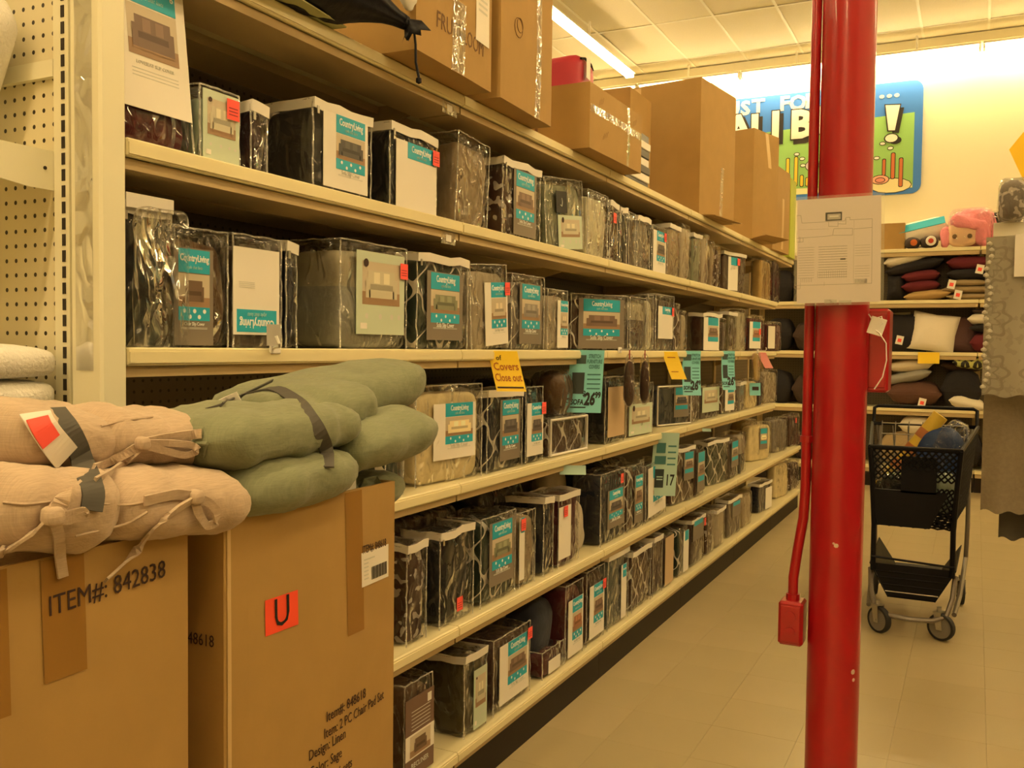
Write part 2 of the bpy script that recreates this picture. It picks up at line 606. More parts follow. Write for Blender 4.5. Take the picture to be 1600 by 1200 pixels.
strip('strip_light', 'fluorescent strip over the aisle behind the shelving run', (-5.6, -2.0, 0), 9.8, 'y', 4, ZL)
# ================================================================== shelving run
XB = -1.86           # pegboard back plane
ROWZ = {'top': 2.146, 'A': 1.771, 'C': 1.392, 'D': .989, 'E': .555, 'F': .165}
PEGSHADED = pegboard('pegboard_shaded', (.13, .10, .06))  # shade inside the shelves put into the colour, darker than the cream pegboard
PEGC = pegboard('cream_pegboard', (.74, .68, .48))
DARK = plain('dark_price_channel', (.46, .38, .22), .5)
yb = [1.19 + 1.22 * k for k in range(6)] + [8.52]
ordinal = ['at the near end behind the cartons', 'second from the near end', 'third from the near end', 'fourth from the near end', 'fifth from the near end', 'at the far end by the back wall']
def make_shelf(par, y0, y1, z, xf, name='shelf'):
    mb = MB()
    mb.box((XB + .01, y0, z - .005), (xf - .012, y1, z - .001))
    mb.bevbox((xf - .013, y0, z - .034), (xf, y1, z), .003)                         # rolled front edge
    s = mb.build(name, CREAM, par)
    boxobj('price_channel', (xf - .0005, y0 + .003, z - .029), (xf + .0025, y1 - .003, z - .008), CREAM, s)
    u = MB()
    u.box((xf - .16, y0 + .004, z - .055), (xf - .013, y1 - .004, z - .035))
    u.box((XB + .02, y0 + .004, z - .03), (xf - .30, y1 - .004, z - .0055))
    u.build('stiffener', SHADED, s)
    for yy in (y0 + .003, y1 - .006):
        mb = MB()
        mb.add([(XB + .012, yy, z - .12), (XB + .012, yy, z - .0055), (xf - .17, yy, z - .0055), (xf - .17, yy, z - .035),
                (XB + .012, yy + .003, z - .12), (XB + .012, yy + .003, z - .0055), (xf - .17, yy + .003, z - .0055), (xf - .17, yy + .003, z - .035)],
               [(0, 1, 2, 3), (7, 6, 5, 4), (0, 4, 5, 1), (1, 5, 6, 2), (2, 6, 7, 3), (3, 7, 4, 0)])
        mb.build('bracket', SHADED, s)
    return s
for k in range(6):
    y0, y1 = yb[k] + .001, yb[k + 1] - .001
    t = thing('shelving_unit', 'cream steel shelving section stocked with bagged covers, ' + ordinal[k], 'shelving', (0, 0, 0), group='shelving sections in one run')
    boxobj('back_panel', (XB - .02, y0, .02), (XB, y1, 2.30), PEGSHADED, t)
    for yy in (y0, y1 - .028):
        boxobj('upright', (XB + .0005, yy, .02), (XB + .011, yy + .028, 2.30), SHADED, t)
    for r in 'top A C D E'.split():
        if k == 5 and r in 'ACD':
            continue
        y2 = {'top': 7.95, 'E': 8.52}.get(r, y1) if k == 5 else y1
        make_shelf(t, y0, y2, ROWZ[r], -1.377)
    if k == 0:
        for s in [c for c in t.children if c.name.startswith('shelf')][:2]:
            zz = s.data.vertices[-1].co.z
            hold = boxobj('label_holder', (-1.3905, y1 - .10, zz - .072), (-1.3895, y1 - .02, zz - .036), CTAPE, s)
            boxobj('shelf_label', (-1.3894, y1 - .075, zz - .064), (-1.3888, y1 - .045, zz - .044), PAPER, s)
    make_shelf(t, y0, y1, ROWZ['F'], -1.377, 'base_deck')
    boxobj('kick_plate', (-1.405, y0, 0), (-1.392, y1, ROWZ['F'] - .036), KICK, t)
# unseen run added across the aisle to cut fill light and deepen darks
for k in range(6):
    y0, y1 = -2.4 + 1.22 * k, -2.4 + 1.22 * (k + 1)
    t = thing('shelving_unit', 'unseen cream shelving section added across the aisle to block light, ' + ['first', 'second', 'third', 'fourth', 'fifth', 'sixth'][k] + ' from its near end', 'shelving', (0, 0, 0), group='unseen shelving sections added across the aisle')
    boxobj('back_panel', (1.98, y0 + .002, .02), (2.0, y1 - .002, 2.1), PEGSHADED, t)
    for z in (.165, .60, 1.03, 1.46, 1.89):
        mb = MB()
        mb.box((1.563, y0 + .002, z - .005), (1.975, y1 - .002, z - .001))
        mb.bevbox((1.55, y0 + .002, z - .034), (1.562, y1 - .002, z), .003)
        mb.build('shelf', CREAM, t)
    boxobj('kick_plate', (1.565, y0 + .002, 0), (1.575, y1 - .002, .128), KICK, t)
    for z in (.166, .601, 1.031, 1.461):
        for j in range(3):
            link('unseen_goods', soft_box('unseen_goods', .30, .33, .27, plain(['dark_goods', 'brown_goods', 'grey_goods'][(j + k) % 3], [(.02, .02, .025), (.10, .06, .04), (.2, .18, .15)][(j + k) % 3], .7), n=4, p=6, amp=.006, seed=j + k), t, (1.78, y0 + .22 + .39 * j, z)) if z < 1.4 or j else None
# ------------------------------------------------------------------ end cap facing the camera
EC = thing('end_cap_display', 'cream pegboard end cap with slotted upright and side shelves', 'shelving', (0, 0, 0))
YE = 1.16
boxobj('pegboard_panel', (-2.42, YE, .15), (-1.520, YE + .008, 2.50), PEGC, EC)
for (x0, x1) in ((-1.516, -1.476), (-2.46, -2.42)):
    up = boxobj('slotted_upright', (x0, YE - .012, 0), (x1, YE + .02, 2.50), CREAM2, EC)
SLOT = plain('slot_shadow_gap', (.03, .022, .014), .8)
mb = MB()
mb.box((-.0042, -.0135, -.0105), (.0042, -.012, .0105))
sm = mb.mesh('slot', SLOT)
for i in range(44):
    link('slot', sm, up if False else EC, (-1.490, YE, 1.0 + .0293 * i))
# corner post, stepped, with a strip of clear tape
mb = MB()
mb.bevbox((-1.474, YE - .012, 0), (-1.452, YE + .026, 2.5), .004)
mb.bevbox((-1.452, YE - .030, 0), (-1.372, YE + .026, 2.5), .005)
cp = mb.build('corner_post', CREAM2, EC)
boxobj('clear_tape', (-1.436, YE - .0316, 1.35), (-1.392, YE - .0306, 2.35), plastic_film('tape_on_post', base=.08, haze=.10, scale=14, strength=.6), cp)
def side_shelf(z, depth, name='side_shelf'):
    mb = MB()
    mb.box((-2.415, YE - depth, z - .004), (-1.525, YE - .013, z))
    mb.bevbox((-2.415, YE - depth - .012, z - .034), (-1.525, YE - depth, z + .001), .003)
    s = mb.build(name, CREAM, EC)
    for x in (-1.521, -2.42):
        b = MB()
        b.add([(x, YE - depth, z - .03), (x, YE - depth, z + .003), (x, YE - .006, z + .003), (x, YE - .006, z - .068), (x, YE - .06, z - .068),
               (x + .004, YE - depth, z - .03), (x + .004, YE - depth, z + .003), (x + .004, YE - .006, z + .003), (x + .004, YE - .006, z - .068), (x + .004, YE - .06, z - .068)],
              [(4, 3, 2, 1, 0), (5, 6, 7, 8, 9), (0, 1, 6, 5), (1, 2, 7, 6), (2, 3, 8, 7), (3, 4, 9, 8), (4, 0, 5, 9)])
        bo = b.build('side_bracket', CREAM2, s)
        mb2 = MB()
        mb2.tube([(x + .003, YE - .03, z - .03), (x + .0055, YE - .03, z - .03)], .0035, 8)
        mb2.build('rivet', SLOT, bo)
side_shelf(1.745, .40)
side_shelf(1.27, .40, 'lower_side_shelf')
boxobj('back_rail', (-2.41, YE - .012, 1.884), (-1.518, YE - .0005, 1.915), CREAM2, EC)
WHITEFAB = plain('white_terry_fabric', (.86, .83, .78), .95, bump=.5, scale=160)
me = soft_box('white_plush', .24, .13, .30, WHITEFAB, n=12, p=2.5, amp=.010, freq=6, seed=3)
for v in me.vertices:
    s = .40 + .60 * min(1, max(0, v.co.z / .22)) ** 1.5
    v.co.x *= s
    v.co.y *= s
tag(link('plush_toy', me, None, (-1.668, YE - .078, 1.7455)), 'white fuzzy plush on the upper end cap shelf', 'plush')
t = thing('folded_blanket', 'white folded fleece blanket on the lower end cap shelf', 'blanket', (-1.598, YE - .14, 1.2705))
for i in range(2):
    me = soft_box('fold', .27, .24, .062, WHITEFAB, n=8, p=4, amp=.008, freq=7, seed=5 + i)
    link('fold', me, t, (.005 * i, 0, .061 * i))
# ================================================================== red pole, conduit, box and floor plan
PX, PY, PR = -.297, 2.40, .0625
pole = thing('support_pole', 'glossy red round steel pole standing in the aisle', 'pole', (PX, PY, 0))
mb = MB()
mb.lathe([(0, 0), (PR * 1.9, 0), (PR * 1.9, .012), (PR, .014), (PR, ZC), (0, ZC)], seg=48)
mb.build('pole_shaft', REDPAINT, pole, smooth=True)
cx = -PR - .0135
cd = MB()
cd.tube([(cx, -.006, ZC), (cx, -.006, 1.05), (cx - .003, -.008, .98), (cx - .014, -.014, .90), (cx - .022, -.018, .83), (cx - .022, -.018, .78)], .0125, 12)
cdo = cd.build('conduit', REDPAINT, pole, smooth=True)
for z in (1.18, 2.35, 3.4):
    mb = MB()
    mb.tube([(cx, -.006, z - .008), (cx, -.006, z + .008)], .0165, 12)
    mb.box((cx, .002, z - .008), (cx + .02, .008, z + .008))
    mb.build('conduit_clip', REDPAINT, cdo)
bx = cx - .022
bxo = MB()
bxo.bevbox((bx - .03, -.050, .665), (bx + .030, .014, .775), .006)
jb = bxo.build('outlet_box', REDPAINT, pole)
mb = MB()
mb.bevbox((bx - .024, -.0535, .675), (bx + .024, -.0495, .765), .0015)
fp = mb.build('face_plate', REDPAINT, jb)
for z in (.70, .74):
    mb = MB()
    mb.tube([(bx, -.0565, z), (bx, -.053, z)], .013, 14)
    mb.build('outlet', REDPAINT, jb)
mb = MB()
mb.tube([(bx, -.018, .775), (bx, -.018, .79)], .017, 10)
mb.build('connector', REDPAINT, jb)
CHIP = plain('bare_paint_chip', (.62, .46, .36), .7)
for (a, z, s) in ((-1.45, .93, .006), (-1.55, .935, .003), (-.62, .62, .007), (-.58, .60, .005), (-.7, .35, .006), (-1.5, .25, .008)):
    mb = MB()
    mb.lathe([(0, 0), (s, .0), (s * .8, .0006), (0, .0008)], seg=7)
    mb.build('paint_chip', CHIP, pole, loc=(math.cos(a) * (PR - .0002), math.sin(a) * (PR - .0002), z), rot=(math.pi / 2, 0, a + math.pi / 2))
# red call box fixed to the far side of the pole
cb = thing('alarm_box', 'flat red metal box mounted on the far side of the red pole', 'box', (PX + .075, PY + .075, 1.30))
mb = MB()
mb.bevbox((-.032, -.05, 0), (.032, .05, .205), .006)
mb.build('housing', REDPAINT, cb)
mb = MB()
mb.bevbox((-.024, -.0535, .012), (.024, -.0495, .193), .0015)
mb.build('cover', REDPAINT, cb)
wh = thing('looped_string', 'white string loop hanging from the red pole beside the box', 'string', (PX + .085, PY - .02, 1.44))
mb = MB()
mb.tube([(-.022, 0, .05), (-.012, -.004, .035), (0, -.008, .02), (.012, -.01, .028), (.008, -.006, .044), (-.006, 0, .04), (-.014, -.005, .018), (.004, -.012, .005), (.020, -.012, -.02), (.022, -.012, -.06), (.014, -.01, -.10), (-.004, -.006, -.13)], .0016, 5)
mb.build('string', WHITE, wh)
mb = MB()
mb.bevbox((-.026, -.010, -.002), (.010, -.007, .040), .001)
mb.build('paper_tag', PAPER, wh, rot=(0, .3, 0))
# laminated store plan
SY = PY - PR - .02
sx0, sz1 = -0.400, 1.770
sx1, sz0 = -0.198, 1.509
W, Hh = sx1 - sx0, sz1 - sz0
fpn = thing('store_plan', 'laminated white store floor plan taped to the red pole', 'sign', ((sx0 + sx1) / 2, SY, (sz0 + sz1) / 2), (0, math.radians(-.9), math.radians(4)))
boxobj('paper', (-W * .465, -.0005, -Hh * .475), (W * .465, .0005, Hh * .475), plain('plan_paper', (.94, .84, .82), .55), fpn)
boxobj('laminate', (-W / 2, -.0016, -Hh / 2), (W / 2, -.0008, Hh / 2), plastic_film('laminate_film', base=.04, haze=.02, scale=9, strength=.12), fpn)
def sx(px): return (px - 1311) / 136 * W
def sz(py): return -(py - 392) / 168 * Hh
mb = MB()
def pl(pts, w=.0009):
    P3 = [Vector((sx(a), 0, sz(b))) for a, b in pts]
    for a, b in zip(P3[:-1], P3[1:]):
        d = (b - a)
        n = Vector((-d.z, 0, d.x)).normalized() * w / 2
        e = d.normalized() * w / 2
        q = [a - n - e, b - n + e, b + n + e, a + n - e]
        mb.add([(v.x, -.00055, v.z) for v in q], [(0, 1, 2, 3)])
pl([(1247, 350), (1247, 336), (1253, 336), (1255, 348), (1320, 348), (1322, 343), (1328, 343), (1328, 347), (1361, 347), (1361, 444), (1245, 444), (1247, 350)])
pl([(1247, 371), (1293, 370), (1302, 369), (1332, 370), (1332, 360), (1304, 359), (1302, 369)])
pl([(1296, 349), (1296, 355), (1310, 356), (1310, 349)]); pl([(1310, 352), (1322, 353), (1322, 345)]); pl([(1334, 361), (1361, 360)]); pl([(1334, 347), (1334, 444)], .0004)
pl([(1248, 371), (1257, 371), (1257, 377), (1248, 377)]); pl([(1252, 369), (1252, 378)])
pl([(1250, 358), (1296, 359)], .0005)
for k in range(13):
    y = 386 + k * 3.9
    pl([(1250, y), (1274, y)], .0007)
    pl([(1281, y), (1324, y)], .0011)
    if k not in (5, 6, 7):
        pl([(1336, y), (1358, y)], .0006)
for k in range(14):
    pl([(1280 + k * 3.3, 423), (1280 + k * 3.3, 434)], .0006)
for k in range(7):
    pl([(1254 + k * 2.7, 433), (1254 + k * 2.7, 439)], .0008)
pl([(1245, 449), (1253, 449), (1253, 440)], .0005); pl([(1290, 440), (1290, 446)], .0006)
pr = mb.build('plan_lines', plain('grey_plan_ink', (.36, .31, .28), .7), fpn)
pr['kind'] = 'stuff'
mb = MB()
mb.box((sx(1291), -.0008, sz(347)), (sx(1316), -.0005, sz(334)))
lg = mb.build('legend_frame', BLACK, fpn)
mb = MB()
mb.box((sx(1294), -.0010, sz(345)), (sx(1314), -.0007, sz(336.5)))
mb.build('legend_panel', plain('legend_grey', (.55, .5, .45), .6), lg)
mb = MB()
mb.box((sx(1297), -.0012, sz(341.5)), (sx(1311), -.0009, sz(339)))
mb.build('legend_bar', PAPER, lg)
boxobj('marked_aisle', (sx(1314), -.0008, sz(406.8)), (sx(1322), -.0005, sz(404.6)), BLACK, fpn)
for (x, z) in ((sx(1345), sz(440)), (sx(1322), sz(472)), (sx(1300), sz(470))):
    boxobj('tape_piece', (x - .014, -.0022, z - .005), (x + .014, -.0017, z + .005), CTAPE, fpn)
# ================================================================== bagged slipcovers on the shelves
# (shelf, y of near front corner, y of far front corner, height, depth, fabric, pattern, card, look, short name, options)
PACKS = [
    ('A', -1.402, 1.291, 0.0, 0.179, 0.335, 0.2, 'maroon', '', 'clwbig', 'tall white carded slipcover bag with maroon fabric below', 'tall maroon bag', {'lean': -6, 'cu': (0.03, 0.97, 0.2, 1.0), 'ph': 'brown'}),
    ('A', -1.402, 1.45, 0.0, 0.113, 0.148, 0.1, 'mint', '', 'pale', 'flat pale green card in a clear bag with red sticker', 'pale green card bag', {'st': (0.75, 0.78), 'cu': (0.05, 0.95, 0.03, 0.97)}),
    ('A', -1.402, 1.566, 0.0, 0.052, 0.142, 0.16, 'plum', '', '', 'narrow dark plum bundle with silver header', 'plum bundle', {'zip': 1}),
    ('A', -1.402, 1.866, 0.0, 0.234, 0.205, 0.15, 'darkgrey', '', 'clw', 'charcoal bundle with white card and zipped white top', 'charcoal zip bag', {'zip': 1, 'cu': (0.14, 0.9, 0.05, 0.92)}),
    ('A', -1.402, 2.186, 0.0, 0.236, 0.221, 0.11, 'black', '', 'clw', 'black bundle with white card, red sticker and zipped top', 'black zip bag', {'zip': 1, 'st': (0.93, 0.75), 'cu': (0.1, 0.97, 0.02, 0.84), 'nophoto': 1}),
    ('A', -1.402, 2.512, 0.0, 0.201, 0.269, 0.1, 'tan', '', '', 'plain wrinkled tan bundle leaning against its neighbour', 'plain tan bundle', {'roll': -4}),
    ('A', -1.402, 2.868, 0.0, 0.294, 0.251, 0.14, 'brown', 'camo', 'cl', 'brown mottled bundle with grey card and white zipped top', 'brown mottled bag', {'zip': 1, 'cu': (0.25, 0.85, 0.04, 0.92)}),
    ('A', -1.407, 3.262, -0.03, 0.335, 0.266, 0.07, 'sage', '', 'pale', 'slumped sage bundle with black label and pale card', 'slumped sage bag', {'roll': 6, 'cu': (0.3, 0.95, 0.02, 0.5), 'black': 1}),
    ('A', -1.402, 3.579, 0.0, 0.225, 0.264, 0.1, 'ivory', '', '', 'shiny ivory bundle in a crinkled clear bag', 'shiny ivory bag', {}),
    ('A', -1.402, 3.765, 0.0, 0.104, 0.249, 0.1, 'brown', 'camo', '', 'thin brown mottled bag with red sticker near its top', 'thin mottled bag', {'st': (0.4, 0.75), 'zip': 1}),
    ('A', -1.402, 3.886, 0.0, 0.094, 0.244, 0.1, 'black', '', '', 'thin black bag with white header', 'thin black bag', {'zip': 1}),
    ('A', -1.402, 4.001, 0.0, 0.09, 0.237, 0.1, 'greybrown', '', '', 'thin grey-brown crinkled bag', 'thin grey-brown bag', {}),
    ('A', -1.402, 4.165, 0.0, 0.19, 0.238, 0.1, 'grey', '', '', 'crinkled grey bag with white header strip', 'crinkled grey bag', {'zip': 1}),
    ('A', -1.402, 4.412, 0.0, 0.252, 0.223, 0.09, 'black', '', 'clw', 'thin black bag with teal-topped card and red sticker', 'thin black carded bag', {'st': (0.75, 0.82), 'cu': (0.05, 0.85, 0.02, 0.92)}),
    ('A', -1.402, 4.664, 0.0, 0.199, 0.26, 0.12, 'tan', '', '', 'shiny tan bag with white zipped top', 'shiny tan bag', {'zip': 1}),
    ('A', -1.402, 4.881, 0.0, 0.179, 0.3, 0.12, 'beige', '', '', 'tall plain beige bundle without a bag header', 'tall beige bundle', {}),
    ('A', -1.402, 5.093, 0.0, 0.18, 0.266, 0.12, 'sage', '', '', 'shiny crinkled sage bag', 'shiny sage bag', {'zip': 1}),
    ('A', -1.402, 5.29, 0.0, 0.15, 0.299, 0.12, 'beige', '', '', 'slim plain beige bundle', 'slim beige bundle', {}),
    ('A', -1.402, 5.443, 0.0, 0.084, 0.272, 0.12, 'tan', '', '', 'very slim tan bundle', 'very slim tan bundle', {}),
    ('A', -1.402, 5.574, 0.0, 0.103, 0.255, 0.12, 'brown', 'camo', '', 'very slim brown mottled bag', 'very slim mottled bag', {}),
    ('A', -1.439, 6.149, -0.22, 0.335, 0.265, 0.07, 'brown', '', 'clw', 'brown zipped bag with white card and red sticker', 'brown carded bag', {'zip': 1, 'st': (0.62, 0.8), 'cu': (0.2, 0.62, 0.08, 0.9), 'nophoto': 1}),
    ('A', -1.407, 7.043, -0.03, 0.335, 0.318, 0.07, 'gold', '', '', 'golden tan bundle standing at the end of the shelf', 'golden bundle', {}),
    ('A', -1.402, 7.402, 0.0, 0.28, 0.348, 0.16, 'plum', '', '', 'dark plum bundle standing at the end of the shelf', 'end plum bundle', {}),
    ('C', -1.43, 1.282, 0.0, 0.115, 0.271, 0.08, 'black', '', '', 'hanging black bag of clear crinkled plastic with white header', 'black header bag', {'zip': 1, 'over': 1}),
    ('C', -1.402, 1.399, 0.0, 0.147, 0.236, 0.12, 'brownolive', '', 'cl', 'brown bundle with teal chair slip cover card', 'brown chair cover bag', {'cu': (-0.02, 0.68, 0.02, 0.84), 'chair': 1}),
    ('C', -1.402, 1.563, 0.0, 0.153, 0.239, 0.1, 'greybrown', '', 'clwup', 'grey-brown bag with white card upside down', 'upside-down card bag', {'cu': (-0.02, 0.92, 0.12, 0.9), 'nophoto': 1}),
    ('C', -1.402, 1.673, 0.0, 0.038, 0.235, 0.12, 'navy', '', '', 'narrow navy bag with white zipped top', 'narrow navy bag', {'zip': 1}),
    ('C', -1.402, 2.004, 0.0, 0.298, 0.269, 0.17, 'beigegrey', 'band', 'pale', 'large beige and grey bundle with pale green sofa card', 'large beige sofa bag', {'cu': (0.2, 0.93, 0.14, 0.93), 'st': (0.9, 0.78)}),
    ('C', -1.402, 2.35, 0.0, 0.29, 0.267, 0.14, 'green', 'trellis', 'cl', 'dark green trellis bundle with teal card', 'green trellis bag', {'zip': 1, 'cu': (0.16, 0.86, 0.1, 0.84)}),
    ('C', -1.402, 2.647, 0.0, 0.25, 0.27, 0.13, 'beige', '', 'clw', 'beige bundle leaning with teal card and red sticker', 'leaning beige bag', {'roll': 4, 'cu': (0.35, 0.98, 0.05, 0.8), 'st': (0.95, 0.72)}),
    ('C', -1.402, 2.929, 0.0, 0.264, 0.256, 0.13, 'grey', 'trellis', 'cl', 'grey trellis bundle with teal card', 'grey trellis bag', {'cu': (0.2, 0.88, 0.08, 0.9)}),
    ('C', -1.402, 3.181, 0.0, 0.184, 0.222, 0.13, 'beige', '', 'clw', 'low beige bundle with half-hidden teal card', 'low beige bag', {'cu': (0.45, 1.0, 0.04, 0.84)}),
    ('C', -1.478, 3.814, -0.47, 0.335, 0.24, 0.07, 'brown', 'trellis', 'cl', 'brown trellis bundle with wide teal card', 'wide brown trellis bag', {'cu': (0.12, 0.92, 0.03, 0.94)}),
    ('C', -1.402, 4.108, 0.0, 0.231, 0.242, 0.14, 'beigegrey', 'twotone', '', 'two-tone grey over brown bundle', 'two-tone bundle', {}),
    ('C', -1.402, 4.289, 0.0, 0.082, 0.264, 0.14, 'ivory', '', '', 'slim ivory bag', 'slim ivory bag', {}),
    ('C', -1.402, 4.519, 0.0, 0.305, 0.276, 0.1, 'greybrown', '', 'clw', 'grey-brown bag with white card and red sticker', 'grey-brown carded bag', {'cu': (0.1, 0.9, 0.22, 0.8), 'st': (0.85, 0.72), 'nophoto': 1}),
    ('C', -1.402, 4.751, 0.0, 0.1, 0.249, 0.12, 'brown', 'trellis', '', 'slim brown trellis bag', 'slim brown trellis bag', {}),
    ('C', -1.402, 4.878, 0.0, 0.092, 0.214, 0.12, 'beige', '', '', 'slim plain beige bag', 'slim plain beige bag', {}),
    ('C', -1.417, 5.51, -0.09, 0.335, 0.222, 0.07, 'brown', '', 'clw', 'brown zipped bundle with white chair card', 'brown zip bundle', {'zip': 1, 'cu': (0.05, 0.85, 0.02, 0.9)}),
    ('C', -1.402, 5.76, 0.0, 0.093, 0.202, 0.12, 'greybrown', '', '', 'very slim grey-brown bundle', 'very slim grey bundle', {}),
    ('C', -1.402, 5.964, 0.0, 0.239, 0.245, 0.12, 'olive', '', '', 'olive bag with white header', 'olive bag', {'zip': 1}),
    ('C', -1.402, 6.245, 0.0, 0.241, 0.286, 0.12, 'beigegrey', '', '', 'plain grey-beige bundle', 'plain grey-beige bundle', {}),
    ('C', -1.425, 6.826, -0.14, 0.335, 0.26, 0.07, 'maroon', '', 'clw', 'maroon bag with white card and red sticker', 'maroon carded bag', {'cu': (0.02, 0.7, 0.08, 0.82), 'st': (0.6, 0.55)}),
    ('C', -1.427, 7.487, -0.15, 0.335, 0.234, 0.07, 'maroon', '', 'white', 'crinkled maroon bag with plain card, at the shelf end', 'end maroon bag', {'cu': (0.05, 0.5, 0.1, 0.85)}),
    ('D', -1.402, 2.099, 0.0, 0.087, 0.288, 0.12, 'green', 'trellis', '', 'green trellis bundle partly behind the sage chair pads', 'half-hidden green bag', {}),
    ('D', -1.42, 2.427, -0.11, 0.335, 0.292, 0.07, 'cream', '', 'clw', 'large quilted cream bundle with white card', 'large cream bag', {'cu': (0.24, 0.88, 0.24, 0.82)}),
    ('D', -1.402, 2.761, 0.0, 0.259, 0.263, 0.14, 'navy', 'trellis', 'cl', 'navy and white trellis bundle with teal card', 'navy trellis bag', {'cu': (0.32, 0.9, 0.12, 0.9), 'zip': 1}),
    ('D', -1.402, 2.989, 0.0, 0.144, 0.268, 0.14, 'navy', '', 'clw', 'plain navy bundle with white chair card and red sticker', 'plain navy bag', {'cu': (0.02, 0.95, 0.1, 0.8), 'st': (0.92, 0.72)}),
    ('D', -1.409, 3.309, -0.04, 0.335, 0.144, 0.07, 'brown', 'trellis', '', 'short brown bundle with white trellis and piping', 'short brown trellis bag', {'pipe': 1}),
    ('D', -1.402, 3.811, 0.0, 0.235, 0.285, 0.16, 'black', '', 'tan', 'tall black bundle with plain tan card', 'tall black bundle', {'cu': (0.1, 0.98, 0.1, 0.86)}),
    ('D', -1.412, 4.18, -0.06, 0.335, 0.247, 0.07, 'tan', '', 'pale', 'tan bundle with pale label card and dark picture', 'tan labelled bag', {'cu': (0.1, 0.95, 0.03, 0.62)}),
    ('D', -1.448, 4.845, -0.28, 0.335, 0.217, 0.07, 'navygrey', '', 'cl', 'grey-navy bundle with white piped edge and teal card', 'white-piped bag', {'cu': (0.5, 0.95, 0.2, 0.95), 'pipe': 1}),
    ('D', -1.402, 5.119, 0.0, 0.167, 0.174, 0.12, 'brown', 'trellis', '', 'narrow brown trellis bag', 'narrow brown trellis bag', {}),
    ('D', -1.415, 5.497, -0.08, 0.335, 0.197, 0.07, 'greybrown', '', 'pale', 'grey-brown bag with tall pale sofa card', 'pale sofa card bag', {'cu': (0.05, 0.95, 0.2, 0.95)}),
    ('D', -1.417, 5.996, -0.09, 0.335, 0.193, 0.07, 'brown', 'trellis', 'clw', 'brown bundle with wavy white lines and small card', 'wavy brown bag', {'cu': (0.2, 0.75, 0.1, 0.9)}),
    ('D', -1.402, 6.296, 0.0, 0.186, 0.191, 0.12, 'grey', '', '', 'slim grey bag with zipped top', 'slim grey zip bag', {'zip': 1}),
    ('D', -1.404, 6.621, -0.01, 0.335, 0.209, 0.07, 'cream', '', '', 'cream bundle under a small teal sign', 'cream bundle', {}),
    ('D', -1.402, 6.913, 0.0, 0.154, 0.201, 0.12, 'plum', '', '', 'slim plum bag', 'slim plum bag', {}),
    ('D', -1.419, 7.371, -0.1, 0.335, 0.261, 0.07, 'beige', 'chevron', '', 'beige bundle with geometric lines at the shelf end', 'beige geometric bag', {}),
    ('E', -1.402, 2.216, 0.0, 0.106, 0.281, 0.13, 'brown', 'camo', '', 'brown camouflage-mottled bag with white zipped top', 'camouflage bag', {'zip': 1}),
    ('E', -1.402, 2.446, 0.0, 0.206, 0.286, 0.15, 'black', '', '', 'slumped black bag with red sticker low on its front', 'slumped black bag', {'st': (0.5, 0.2), 'zip': 1, 'puff': 1}),
    ('E', -1.402, 2.722, 0.0, 0.249, 0.285, 0.16, 'green', 'trellis', 'cl', 'green trellis bundle with teal sofa card and white piping', 'green sofa card bag', {'cu': (0.2, 0.92, 0.2, 0.94)}),
    ('E', -1.402, 2.943, 0.0, 0.131, 0.264, 0.14, 'tan', '', 'clw', 'tan bundle with red sticker on its pale card', 'tan red-sticker bag', {'cu': (-0.05, 0.25, 0.12, 0.95), 'st': (0.1, 0.86), 'nophoto': 1}),
    ('E', -1.402, 3.124, 0.0, 0.087, 0.284, 0.15, 'navy', '', '', 'tall narrow navy bag with white zipped corner', 'tall navy bag', {'zip': 1}),
    ('E', -1.402, 3.318, 0.0, 0.204, 0.277, 0.12, 'maroon', '', 'white', 'tall maroon bag with white card and red sticker', 'tall maroon carded bag', {'cu': (-0.02, 0.55, 0.12, 0.85), 'st': (0.25, 0.78), 'zip': 1}),
    ('E', -1.402, 3.808, 0.0, 0.298, 0.305, 0.12, 'navy', '', 'cl', 'navy bag with teal-banded picture card', 'navy picture bag', {'cu': (0.25, 0.95, 0.2, 0.75), 'st': (0.8, 0.88)}),
    ('E', -1.402, 4.109, 0.0, 0.222, 0.3, 0.12, 'brown', 'trellis', 'cl', 'brown trellis bag with teal card behind the price sign', 'trellis bag by sign', {'cu': (0.4, 0.95, 0.1, 0.85)}),
    ('E', -1.402, 4.427, 0.0, 0.325, 0.285, 0.1, 'greybrown', '', 'clw', 'grey-brown bag with tilted white card', 'tilted white card bag', {'cu': (0.1, 0.95, 0.1, 0.95), 'roll': 3}),
    ('E', -1.419, 4.959, -0.1, 0.335, 0.301, 0.07, 'brown', 'trellis', 'cl', 'dark brown trellis bag with zipped white top', 'dark zip trellis bag', {'zip': 1, 'cu': (0.5, 0.95, 0.4, 0.92)}),
    ('E', -1.402, 5.25, 0.0, 0.189, 0.286, 0.12, 'brown', '', 'cl', 'slim brown bag with teal card', 'slim brown carded bag', {'cu': (0.1, 0.95, 0.1, 0.9)}),
    ('E', -1.429, 5.765, -0.16, 0.335, 0.274, 0.07, 'green', 'trellis', '', 'dark green trellis bag with crinkled zipped top', 'dark green zip bag', {'zip': 1}),
    ('E', -1.402, 6.092, 0.0, 0.247, 0.261, 0.12, 'greybrown', '', 'cl', 'slim grey-brown bag with teal card', 'slim grey carded bag', {'cu': (0.1, 0.9, 0.3, 0.95)}),
    ('E', -1.402, 6.353, 0.0, 0.189, 0.283, 0.12, 'charcoalbeige', 'twotone', '', 'slim two-tone beige over charcoal bag', 'slim two-tone bag', {}),
    ('E', -1.453, 7.168, -0.31, 0.335, 0.292, 0.07, 'cream', '', 'cl', 'glossy cream bundle with small teal card', 'glossy cream bag', {'cu': (0.45, 0.8, 0.3, 0.85)}),
    ('E', -1.432, 7.878, -0.18, 0.335, 0.288, 0.07, 'grey', '', '', 'plain grey crinkled bundle', 'plain grey bundle', {}),
